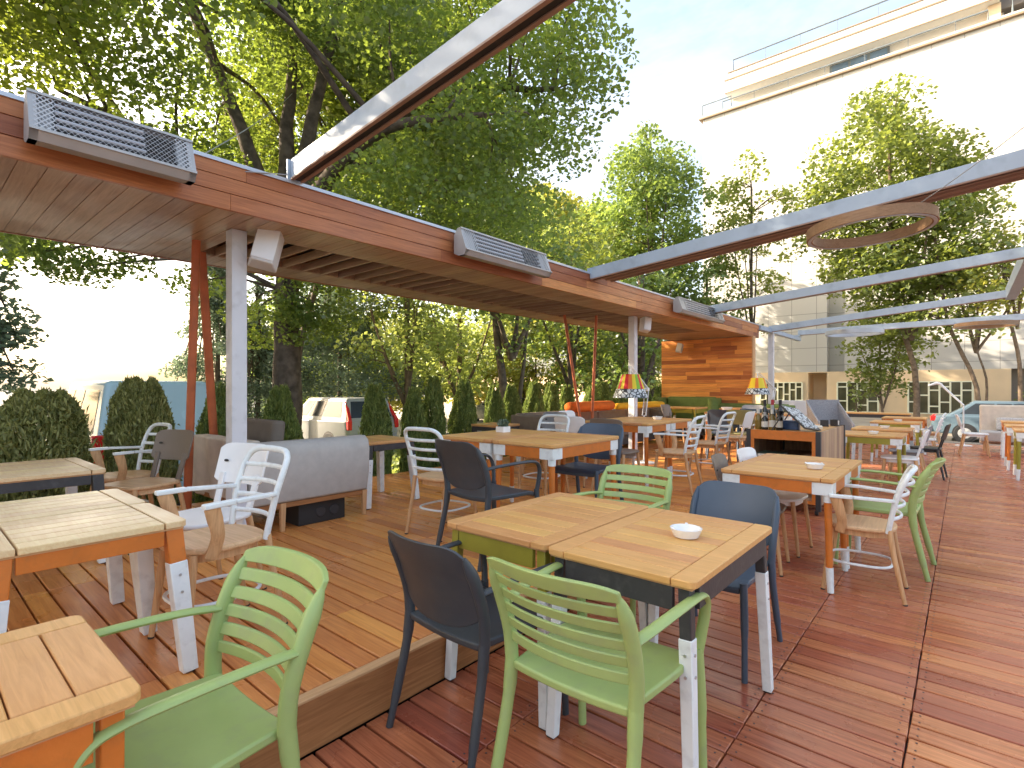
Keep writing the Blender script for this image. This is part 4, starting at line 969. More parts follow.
for lab, x, y, h, a, b, c in (('tall dark wine bottle at the back left of the trolley bottles', -1.80, 6.72, .34, 'bottle', 'label', 'black'), ('tall wine bottle with red capsule in the back row', -1.72, 6.74, .34, 'bottle', 'label', 'labelred'),
                              ('tall dark wine bottle at the back right of the trolley bottles', -1.635, 6.73, .34, 'bottle', 'label', 'black'), ('short amber oil bottle at the front left of the trolley', -1.83, 6.56, .23, 'bottleg', 'bottleg', 'label'),
                              ('short clear-labelled bottle at the front of the trolley, second from left', -1.755, 6.55, .2, 'bottle', 'label', 'alu'), ('short amber bottle in the middle front of the trolley', -1.68, 6.56, .23, 'bottleg', 'label', 'label'), ('short dark bottle at the front right of the bottle cluster', -1.60, 6.55, .22, 'bottle', 'label', 'black'),
                              ('dark bottle half hidden in the middle of the bottle cluster', -1.70, 6.645, .28, 'bottle', 'black', 'alu')): bottle(lab, x, y, h, M[a], M[b], M[c])
t = thing('menu_stand', 'tilted menu board with dark frame leaning on its legs on the trolley', 'menu board', (-1.36, 6.62, SH + .001), R(0))
A = Vector((-.16, .0, .26)); B = Vector((.10, -.06, .02)); m = MB(); m.bar(A, B, .50, .018, side=(0, 1, 0)); m.build('dark_frame', M['darkmetal'], t, bevel=.002)
nn = Vector((.24, 0, .26)).normalized() * .0105; m = MB(); m.bar(A.lerp(B, .04) + nn, A.lerp(B, .96) + nn, .46, .004, side=(0, 1, 0)); m.build('menu_sheet', M['printed'], t)
for y in (.15, -.15):
    m = MB(); m.bar((-.15, y, .25), (-.30, y, .0), .012, .012); m.build('support_leg', M['darkmetal'], t)
t = thing('blue_tin', 'small dark blue patterned tin on the trolley', 'tin', (-1.52, 6.75, SH + .001))
m = MB(); m.slab(rrect(.17, .11, .02), 0, .085); m.build('box', M['blue'], t, bevel=.004); m = MB(); m.slab(rrect(.175, .115, .02), .0855, .105); m.build('lid', M['blue'], t, bevel=.004)
for i, (x, y, a) in enumerate(((-1.33, 7.55, 10), (-1.24, 7.72, -15))):
    t = thing('napkin_holder', ['dark folded holder near the far right corner of the trolley, nearer one', 'dark folded holder at the far right corner of the trolley, farther one'][i], 'holder', (x, y, SH + .001), R(a), 'holders on the trolley')
    m = MB(); m.slab(rrect(.10, .06, .01), 0, .015); m.build('base', M['darkmetal'], t, bevel=.002); m = MB(); m.bar((0, -.03, .016), (.0, -.035, .08), .09, .006); m.bar((0, .03, .016), (0, .035, .08), .09, .006); m.build('side', M['darkmetal'], t); m = MB(); m.lo((-.05, -.02, .016), (.04, .02, .07)); m.build('napkins', M['bookw'], t)
t = thing('paper_pad', 'white paper pad lying behind the menu board on the trolley', 'paper', (-1.40, 7.25, SH + .001), R(12)); m = MB(); m.slab(rrect(.2, .28, .004), 0, .02); m.build('sheets', M['bookw'], t); m = MB(); m.slab(rrect(.06, .02, .004, cy=.12), .0205, .03); m.build('clip', M['bolt'], t)
def stack(label, x, y, z, w, d, hs, mats):
    t = thing('stack_of_books', label, 'books', (x, y, z), R(rnd.uniform(-4, 4)), 'books on the trolley shelf'); zz = 0
    for h, mt in zip(hs, mats):
        m = MB(); m.slab(rrect(w, d, .004), zz, zz + .004); m.slab(rrect(w, d, .004), zz + h - .004, zz + h); b = m.build('book', M[mt], t); m = MB(); m.slab(rrect(w - .012, d - .012, .003), zz + .0045, zz + h - .0045); m.build('pages', M['bookw'], b); zz += h + .001
stack('dark green folders stacked at the left of the trolley shelf', -1.70, 6.66, .541, .26, .32, (.05, .04), ('book', 'book'))
stack('reddish placemats lying in the middle of the trolley shelf', -1.47, 6.64, .541, .18, .3, (.02, .018, .018), ('bookred', 'bookred', 'bookred'))
stack('brown folders stacked at the right of the trolley shelf', -1.30, 6.68, .541, .13, .3, (.03, .03, .03), ('cratewood', 'bookred', 'cratewood'))

# ================================================================ spring-arm floor lamps
def floor_lamp(label, base, head, rad, h, top, shade=True, z0=PZ):
    t = thing('floor_lamp', label, 'lamp', (base[0], base[1], z0), 0, 'spring-arm floor lamps'); b = Vector((0, 0, 0)); hd = Vector((head[0] - base[0], head[1] - base[1], head[2] - z0))
    m = MB(); m.lathe([(.16, 0), (.16, .018), (.03, .03), (.02, .05)], n=28); m.build('base', M['whitep'], t)
    m = MB(); m.tube([(0, 0, .04), (0, 0, .75)], .012, n=10); m.build('pole', M['whitep'], t)
    k = Vector((hd.x * -.12 + .02, hd.y * -.12, max(1.15, hd.z * .82))); e = hd + Vector((0, 0, h * .5 + .12)); off = Vector((.02, .02, 0))
    for name, p, q in (('lower_arm', Vector((0, 0, .74)), k), ('upper_arm', k, e)):
        m = MB(); m.tube([p - off, q - off], .009, n=8); m.tube([p + off, q + off], .009, n=8); a = m.build(name, M['whitep'], t)
        m = MB(); N = 60; P = [p.lerp(q, .1 + .45 * i / N) + Vector((.022 * math.cos(i * 1.3), .022 * math.sin(i * 1.3), 0)) for i in range(N)]; m.tube(P, .003, n=5); m.build('spring', M['bolt'], a)
    m = MB(); m.tube([k - Vector((.03, 0, 0)), k + Vector((.03, 0, 0))], .028, n=14); m.build('joint', M['whitep'], t)
    m = MB(); m.tube([e, hd + Vector((0, 0, h * .35))], .012, n=8); m.build('stem', M['whitep'], t)
    if shade:
        r0, r1, r2 = rad * .52, rad * .80, rad; zs = hd.z + h / 2
        m = MB(); m.lathe([(r0, 0), (r1, -h * .62)], n=40, cap=False); m.build('shade', top, t, loc=(hd.x, hd.y, zs))
        m = MB(); m.lathe([(r1, -h * .625), (r2, -h)], n=40, cap=False); m.build('shade_border', M['printed'], t, loc=(hd.x, hd.y, zs))
        m = MB(); m.lathe([(.001, .0), (.03, -.01), (.035, -.06), (.02, -.11)], n=14); m.build('bulb', M['ceramic'], t, loc=(hd.x, hd.y, zs - .04))
    else:
        m = MB(); m.lathe([(.03, .05), (.05, .0), (.09, -.10), (.095, -.14)], n=24, cap=False); m.build('shade', M['whitep'], t, loc=tuple(hd))
    return t
floor_lamp('floor lamp with rainbow-dripped shade in front of the second post', (-3.80, 7.62), (-3.92, 7.40, 1.41), .27, .36, M['shade_rainbow'])
floor_lamp('floor lamp with yellow shade beside the end of the wooden wall', (-3.32, 12.95), (-3.46, 12.35, 1.42), .26, .36, M['shade_amber'])
t = thing('floor_lamp', 'bare white lamp arm rising diagonally left of the silver blue car', 'lamp', (-.02, 16.6, 0), 0, 'spring-arm floor lamps')
m = MB(); m.lathe([(.16, 0), (.16, .018), (.03, .03), (.02, .05)], n=24); m.build('base', M['whitep'], t); m = MB(); m.tube([(0, 0, .04), (0, 0, .98)], .014, n=8); m.build('pole', M['whitep'], t)
m = MB(); m.tube([(.0, 0, .97), (-.42, .05, 1.46)], [.02, .028], n=8); m.build('upper_arm', M['whitep'], t); m = MB(); m.tube([(-.40, .05, 1.46), (-.5, .05, 1.50), (-.66, .0, 1.44)], [.028, .04, .02], n=10); m.build('head', M['whitep'], t)
# ================================================================ vegetation
CF = Vector((-.6494, .7604, 0)); CR = Vector((.7604, .6494, 0))      # view axis and its right-hand side, only used to lay out the background by bearing
def brg(r, d): return CF * d + CR * (r * d)                            # point at depth d and bearing ratio r
def grow_crown(name, clumps, per, ls, mat, parent, seed, shape=0, flat=.55, spread=1.0):
    rs = np.random.RandomState(seed); Vs, Fs, Ts = [], [], []; o = 0
    for (c, r) in clumps:
        n = int(per * (r ** 2) / .8); d = rs.normal(size=(n, 3)); d /= np.linalg.norm(d, axis=1)[:, None]
        P = np.array(c) + d * (r * (rs.rand(n, 1) ** .42)) * np.array([1, 1, flat])
        P[:, 2] -= .25 * ((P[:, 0] - c[0]) ** 2 + (P[:, 1] - c[1]) ** 2) / r      # tips droop
        V, F, T = leaf_quads(P, ls, rs, shape, .5, tone=np.clip(rs.normal(.45, .32), .02, .98)); Vs.append(V); Fs.append(F + o); Ts.append(T); o += len(V)  # random clump tones, widened to put light-dark contrast into the leaf colour
    return leaf_mesh(name, np.concatenate(Vs), np.concatenate(Fs), np.concatenate(Ts), mat, parent)
def tree(name, label, base, limbs, clumps, per, ls, leaf, bark='bark', trunk_r=.25, seed=1, shape=0, flat=.55, group=None, twigs=True):
    """limbs: list of point lists (world coordinates relative to the base); clumps (centre, radius) relative to the base"""
    t = thing(name, label, 'tree', tuple(base), 0, group); r = random.Random(seed)
    m = MB(); nodes = []
    for k, P in enumerate(limbs):
        Q = smoothpath(P, 5); n = len(Q); r0 = trunk_r * (1.0 if k == 0 else .62); r1 = trunk_r * (.55 if k == 0 else .12)
        m.tube([q + Vector((r.uniform(-1, 1), r.uniform(-1, 1), 0)) * (.02 if i else 0) for i, q in enumerate(Q)], [(r0 + (r1 - r0) * (i / (n - 1)) ** .8) * (1.22 if k == 0 and i == 0 else 1) for i in range(n)], n=12 if k == 0 else 8)
        nodes += [(q, r0 + (r1 - r0) * i / (n - 1)) for i, q in enumerate(Q) if k > 0 or i > n * .6]
    if twigs:
        for c, rad in clumps:
            c = Vector(c); q, w = min(nodes, key=lambda a: (a[0] - c).length + max(0, a[0].z - c.z) * 1.5)
            mid = q.lerp(c, .5) + Vector((r.uniform(-.2, .2), r.uniform(-.2, .2), .12 * (c - q).length)); s = min(w * .55, .012 + .012 * (c - q).length)
            m.tube(smoothpath([q, mid, c], 4), [s * (1 - .085 * i) for i in range(9)], n=5)
    m.build('trunk', M[bark], t, angle=80)
    grow_crown('crown', [(tuple(c), rad) for c, rad in clumps], per, ls, leaf, t, seed, shape, flat); return t
def blob(r, cen, rad, n, cr, zmin=None, shell=.55):
    """clump centres inside an ellipsoid, mostly near its surface"""
    out = []
    while len(out) < n:
        d = Vector((r.gauss(0, 1), r.gauss(0, 1), r.gauss(0, 1))).normalized() * (shell + (1 - shell) * r.random()) * (1 if r.random() < .8 else r.random())
        c = Vector((cen[0] + d.x * rad[0], cen[1] + d.y * rad[1], cen[2] + d.z * rad[2]))
        if zmin is not None and c.z < zmin: continue
        out.append((c, cr * r.uniform(.7, 1.3)))
    return out
def L3(lat, dep, z): v = CR * lat + CF * dep; return Vector((v.x, v.y, z))
# the big maple behind the canopy
r = random.Random(5)
limbs = [[(0, 0, 0), (.05, .02, 2.0), (.0, .05, 3.6), (.05, .08, 5.0)],
         [L3(0, 0, 4.3), L3(-.55, .1, 5.8), L3(-1.2, .2, 7.4), L3(-1.9, .1, 9.2), L3(-2.2, 0, 11)],
         [L3(0, 0, 4.8), L3(-.05, .2, 6.6), L3(.05, .3, 8.4), L3(.0, .3, 12)],
         [L3(0.05, 0, 4.7), L3(.45, -.1, 6.3), L3(.95, -.2, 8.3), L3(1.4, -.3, 11)],
         [L3(0, .1, 4.6), L3(.9, .6, 6.2), L3(2.1, .9, 7.3), L3(3.4, .8, 8.2)],
         [L3(0, 0, 4.1), L3(-.9, -.2, 5.3), L3(-2.2, -.4, 6.2), L3(-3.6, -.4, 6.9)],
         [L3(.05, 0, 5.0), L3(1.3, -.5, 6.0), L3(2.9, -1.0, 6.5), L3(4.6, -1.3, 6.4)],
         [L3(0, 0, 3.9), L3(.9, -.9, 5.0), L3(2.2, -1.9, 5.5), L3(3.6, -2.5, 5.4)]]
cl = [c for c in blob(r, (0, 0, 8.6), (5.2, 5.2, 4.6), 135, .86, 4.2) if not (c[0].dot(CR) < -2.5 and c[0].z < 5.0)]
cl += [(L3(a, b, z), q) for a, b, z, q in ((-3.0, -1.4, 3.95, .62), (-2.5, -1.3, 3.75, .55), (-2.0, -1.2, 3.9, .55), (-3.4, -.9, 4.3, .6), (-1.3, -.4, 3.7, .5), (-1.2, -.6, 4.6, .7), (-1.0, .7, 3.4, .5), (-.8, .8, 2.9, .45), (.2, -.5, 3.3, .5), (.55, -.45, 2.9, .5), (.95, -.3, 3.2, .55), (1.2, -.2, 3.7, .5), (.35, -.45, 3.2, .5), (.5, -.4, 3.75, .5), (.75, .2, 3.0, .4), (3.6, -1.6, 4.9, .9), (4.4, -1.5, 5.6, .9), (4.9, -1.4, 6.4, .8), (3.4, -2.3, 5.4, .9), (2.3, -1.9, 4.9, .9), (1.4, -1.2, 4.6, .9), (2.6, -.6, 4.4, 1.0), (4.2, -.6, 4.8, .9), (5.0, -1.1, 7.2, .9), (4.9, -1.2, 7.9, .9), (3.2, .4, 4.7, 1.0), (1.6, .2, 4.9, 1.0))]
tree('maple_tree', 'big dark-trunked maple arching over the canopy, nearest the deck', (-9.0, 4.45, GZ), limbs, cl, 1000, .060, M['leaf_maple'], 'bark', .29, 5, 1)
# its neighbour beyond the left edge reaches into the corner
r = random.Random(8)
tree('maple_tree', 'yellower maple reaching in over the top left corner', (-10.5, -1.6, GZ), [[(0, 0, 0), (0, .1, 2.5), (.1, .2, 4.5), (.1, .3, 6)], [(0, 0, 4), (.6, .8, 5.5), (1.2, 1.6, 7), (1.6, 2.4, 8)], [(0, 0, 4.5), (-.5, 1.2, 6.5), (-.8, 2.2, 8.5)], [(0, 0, 4.5), (.5, -1, 6.5), (1, -2, 8)]],
     blob(r, (0, .4, 8.6), (4.3, 4.6, 4.0), 60, .9, 5.2) + [(Vector((r.uniform(-3.2, -1.2), r.uniform(.2, 1.6), r.uniform(4.6, 6.6))), .9) for _ in range(14)], 640, .075, M['leaf_maple2'], 'bark', .25, 8, 1)  # low clumps out of view added to stop sun patches on the deck
# unseen trees added left of the view to keep sun off the deck
for i, (x, y, lab) in enumerate(((-16, -7.5, 'unseen maple added left of the view, first of the four shading the terrace'), (-12.0, -11.5, 'unseen maple added left of the view, second of the four shading the terrace'), (-23, -8.0, 'unseen maple added left of the view, third of the four shading the terrace'), (-19.5, -3.9, 'unseen maple added left of the view, the one nearest the street among the four shading the terrace'))):
    r = random.Random(30 + i); tree('maple_tree', lab, (x, y, GZ), [[(0, 0, 0), (.1, 0, 2.5), (0, .1, 5)], [(0, 0, 4), (1, 1, 7), (1.6, 1.5, 9)], [(0, 0, 4), (-1, -.6, 7), (-1.5, -1, 9)]], blob(r, (0, 0, 6.8), (5.2, 5.2, 4.4), 85, 1.5, 2.6, .3), 95, .34, M['leaf_maple'], 'bark', .28, 40 + i, 1)
r = random.Random(14)  # tree added to keep sun off the wooden wall; crown joins visible foliage
tree('maple_tree', 'tall maple behind the big dark-trunked one, filling the sky over the second heater', (-15.5, 7.8, GZ), [[(0, 0, 0), (.2, .2, 3), (.8, .6, 5.5)], [(.7, .5, 5), (2.6, 2.0, 7), (4.0, 3.0, 9)], [(.7, .5, 5), (1.4, .6, 7.5), (1.2, -.3, 9.5)]],
     blob(r, (2.3, 1.8, 9.0), (4.4, 4.4, 4.2), 80, 1.1, 5.2), 420, .115, M['leaf_maple2'], 'bark', .12, 14, 1)
# spruces with drooping grey-green boughs
def spruce(label, base, h, rad, seed, z0=.4):
    r = random.Random(seed); cl = []
    for k in range(80):
        u = r.random() ** .9; z = z0 + (h - z0) * u; w = rad * (1 - u * .93); a = r.uniform(0, 2 * PI); q = w * r.uniform(.45, 1); cl.append(((q * math.cos(a), q * math.sin(a), z), max(.28, .16 * rad + .28 * w)))
    tree('spruce_tree', label, base, [[(0, 0, 0), (0, 0, h * .5), (0, 0, h * .97)]], cl, 640, .10, M['leaf_spruce'], 'bark', .10, seed, 0, .6, 'spruces behind the hedge')
b = brg(-.325, 20.5); spruce('blue grey spruce just right of the big maple trunk', (b.x, b.y, GZ), 11.5, 2.5, 51, 2.0)
b = brg(-.555, 19.0); spruce('dark spruce between the orange poles and the first white post', (b.x, b.y, GZ), 8.5, 1.7, 52)
b = brg(-.48, 20.0); spruce('dark spruce just left of the big maple trunk', (b.x, b.y, GZ), 6.0, 1.3, 53)
b = brg(-1.0, 8.6); spruce('greyish spruce cut by the left edge above the hedge', (b.x - .4, b.y - .45, GZ), 7.4, 1.1, 54, 2.0)
# deciduous background
def bg(label, r_, d, zb, zt, hw, leaf, n=40, ls=.24, per=70, seed=1, bark='bark_pale', tr=.16, stems=1, lean=0, name='deciduous_tree', flat=.6, hd=None):
    b = brg(r_, d); r = random.Random(seed); zc = (zb + zt) / 2; hz = (zt - zb) / 2; hd = hd or hw
    cl = []
    for c, q in blob(r, (0, 0, 0), (1, 1, 1), n, 1): 
        p = c; sx = 1 - .35 * max(0, p.z) ** 2; v = CR * (p.x * hw * sx + lean * .8) + CF * (p.y * hd * sx); cl.append((Vector((v.x, v.y, zc - GZ + p.z * hz)), q * hw * .34))
    limbs = []
    for s in range(stems):
        o = (s - (stems - 1) / 2) * .55; limbs.append([L3(o * .4, 0, 0), L3(o + lean * .1, 0, (zb - GZ) * .6), L3(o * 1.8 + lean * .55, .2, zb - GZ + .3 * hz), L3(o * 2.6 + lean * .8, .2, zc - GZ + .5 * hz)])
    for s in range(4): a = r.uniform(0, 6); limbs.append([L3(0 + lean * .2, 0, (zb - GZ) * .9), L3(hw * .3 * math.cos(a), hw * .3 * math.sin(a), zb - GZ + .5 * hz), L3(hw * .6 * math.cos(a), hw * .6 * math.sin(a), zc - GZ + .2 * hz)])
    return tree(name, label, (b.x, b.y, GZ), limbs, cl, per, ls, M[leaf], bark, tr, seed, 0, flat, 'trees beyond the terrace')
bg('pale green young tree behind the low table with white legs', -.20, 19, .9, 6.2, 2.2, 'leaf_light', 44, .16, 90, 61)
bg('pale green tree behind the row of thujas, left of the twin trunks', -.10, 22, .9, 7.5, 2.6, 'leaf_light', 46, .18, 80, 62)
bg('yellow sunlit tree far behind the thujas, seen low between the trunks', -.05, 33, .2, 5.5, 3.6, 'leaf_yellow', 40, .26, 75, 63)
bg('olive green twin-trunked tree behind the end of the plant table', .00, 17, 2.6, 8.0, 2.5, 'leaf_mid', 46, .15, 85, 64, 'bark', .17, 2)
bg('olive tree with wispy crown behind the far orange poles', .11, 21, 1.6, 8.5, 2.7, 'leaf_olive', 46, .17, 75, 65, 'bark', .15)
bg('deep green bushy tree low behind the taupe bench', .16, 26, .2, 5.6, 3.0, 'leaf_mid', 42, .2, 80, 66)
bg('dark leaning tree left of the wooden wall', .245, 20, 1.5, 7.0, 1.9, 'leaf_mid', 36, .17, 70, 67, 'bark', .22)
bg('tall yellow-green tree in the middle of the skyline', .085, 38, 4.0, 17.0, 4.6, 'leaf_yellow', 70, .27, 90, 68)
bg('tall pale tree filling in under the yellow one', .02, 30, 3.5, 12.0, 3.6, 'leaf_light', 60, .23, 85, 69)
bg('tall deep green tree right of the yellow one, against the sky', .265, 31, 4.5, 17.2, 3.5, 'leaf_mid', 80, .23, 95, 70, 'bark', .2)
bg('tall pale green tree filling the gap behind the canopy edge', .165, 33, 3.0, 13.0, 3.2, 'leaf_light', 55, .24, 80, 71)
bg('slender tree in front of the left corner of the white building', .455, 31, 4.2, 16.2, 2.2, 'leaf_olive', 52, .22, 75, 72, 'bark', .12)
bg('small leafy tree low in front of the building corner', .37, 32, 2.0, 10.5, 2.2, 'leaf_mid', 40, .22, 75, 73, 'bark', .12)
bg('large yellow-tipped tree in front of the white building, tallest on the right', .765, 26, 4.2, 16.8, 4.0, 'leaf_olive', 104, .21, 85, 74, 'bark_pale', .15, 1, -1.6, hd=2.6)
bg('leaning tree with thin twin stems right of the tallest one', .89, 24.5, 3.4, 10.5, 3.1, 'leaf_olive', 56, .20, 60, 75, 'bark_pale', .11, 2, -1.8, hd=2.2)
bg('sparse tree at the right edge behind the silver blue car', .96, 23.5, 4.5, 9.0, 2.4, 'leaf_yellow', 32, .19, 50, 76, 'bark_pale', .09, 1, -.8, hd=1.6)
bg('small bright tree with leaves hanging over the tall windows', .70, 28, .4, 7.5, 2.2, 'leaf_olive', 60, .2, 62, 77, 'bark_pale', .08, 1, hd=1.2)
for i, (r_, d, zt, hw, lf, lab) in enumerate(((-.36, 27, 6.5, 3.4, 'leaf_light', 'pale green tree far behind the white car, left of the spruce'), (-.24, 30, 6.0, 3.6, 'leaf_yellow', 'yellow sunlit tree far behind the white car, right of the spruce'), (-.14, 28, 6.5, 3.2, 'leaf_light', 'pale tree low behind the thuja pair'), (.045, 29, 7.0, 3.2, 'leaf_yellow', 'yellow sunlit tree low behind the twin trunks'),
                                                 (.21, 34, 7.0, 3.6, 'leaf_light', 'pale tree low behind the second white post'), (-.43, 24, 5.5, 2.6, 'leaf_mid', 'mid green tree low behind the big maple trunk'), (.30, 36, 8.0, 3.4, 'leaf_mid', 'mid green tree low beside the wooden wall'))):
    bg(lab, r_, d, .0, zt, hw, lf, 46, .2, 95, 90 + i, 'bark', .08)
# thujas along the deck
def thuja_mesh(rad, h, n, ls, seed, mat, round_=False):
    rs = np.random.RandomState(seed); u = rs.rand(n); a = rs.rand(n) * 2 * PI
    prof = np.where(u < .12, .7 + 2.5 * u, 1 - (.70 if not round_ else .62) * np.clip((u - .12) / .88, 0, 1) ** (3.4 if not round_ else 6)) * (1 + (.13 if not round_ else .05) * np.sin(3 * a + u * 9 + seed) + (.10 if not round_ else .06) * np.sin(7 * a - u * 17))
    q = rad * prof * (.55 + .45 * rs.rand(n) ** .4) * (1 + .16 * (rs.rand(n) > .97)); P = np.stack([q * np.cos(a), q * np.sin(a), u * h * (1 + (.03 if not round_ else .015) * np.sin(5 * a))], 1)
    out = np.stack([np.cos(a) * .55, np.sin(a) * .55, np.full(n, .5)], 1); V, F, T = leaf_quads(P, ls, rs, 0, .1, None, out, .42); return V, F, T
THU = {}
def shrub(label, x, y, rad, h, bush=False):
    key = (bush, rnd.randrange(3)); t = thing('thuja_shrub' if not bush else 'hedge_bush', label, 'shrub', (x, y, GZ + .12), rnd.uniform(0, 6), 'thujas along the deck' if not bush else 'bushes along the deck')
    if key not in THU:
        a = leaf_mesh('foliage', *thuja_mesh(.5, 1.0, 26000 if bush else 17000, .055 if bush else .06, 3 + key[1] + 10 * bush, M['leaf_bush' if bush else 'leaf_hedge'], bush), M['leaf_bush' if bush else 'leaf_hedge'])
        m = MB(); m.tube([(0, 0, 0), (0, 0, .8)], [.03, .01], n=7); b = m.build('stem', M['bark']); THU[key] = (a, b)
    else: a, b = [o.copy() for o in THU[key]]; COL.objects.link(a); COL.objects.link(b)
    a.parent = t; b.parent = t; t.scale = (rad / .5, rad / .5, h); return t
for lab, y, rad, h in (('wide loose bush at the left edge behind the far left table', -.1, .5, 1.66), ('wide loose bush between the left edge and the van', .90, .40, 1.76), ('square clipped bush in front of the pale blue van', 1.70, .31, 1.88)): shrub(lab, -6.55, y, rad, h, True)
ys = [(2.42, .24, 'narrow thuja between the two orange poles, before the van'), (3.15, .26, 'thuja just right of the first white post'), (4.55, .24, 'dark thuja before the white car right of its red lamps'), (5.23, .22, 'thuja right of the white car, first of a close pair'), (5.68, .22, 'thuja right of the white car, second of a close pair'),
      (6.32, .25, 'full thuja above the ladder back chair at the plant table'), (7.08, .23, 'thuja above the little potted plant, left one of two'), (7.58, .23, 'thuja above the little potted plant, right one of two'), (8.3, .25, 'thuja behind the left end of the taupe bench'), (8.89, .24, 'thuja behind the taupe bench, left of the orange bolster'),
      (9.46, .25, 'thuja directly behind the orange bolster'), (10.35, .27, 'thuja behind the right end of the orange bolster, past the far orange poles'), (11.0, .28, 'thuja behind the yellow bolster'), (11.65, .28, 'thuja right behind the rainbow lamp shade'), (12.3, .28, 'thuja behind the second white post'), (12.95, .28, 'thuja left of the wooden wall edge'), (14.0, .3, 'last thuja hidden by the wooden wall')]
for y, rad, lab in ys: shrub(lab, -6.5 + rnd.uniform(-.06, .06), y, rad, rnd.uniform(1.72, 1.95))
# ground cover under the trees
def grass():
    rs = np.random.RandomState(2); n = 9000; P = np.stack([rs.uniform(-13, -7.7, n), rs.uniform(5, 30, n), np.full(n, GZ + .04) + rs.rand(n) * .06], 1)
    ob = leaf_mesh('ground_cover', *leaf_quads(P, .16, rs, 0, .2), M['leaf_light']); kind(ob, 'stuff'); tag(ob, 'low green ground cover under the background trees', 'ground cover')
grass()
shr = bg('small conical shrub by the dark doorway of the building', .655, 33, -.3, 1.4, .5, 'leaf_mid', 14, .16, 120, 81, 'bark', .05)
shr = bg('small conical shrub at the right edge before the boundary wall', .965, 28, -.3, 1.5, .5, 'leaf_mid', 14, .16, 120, 82, 'bark', .05)

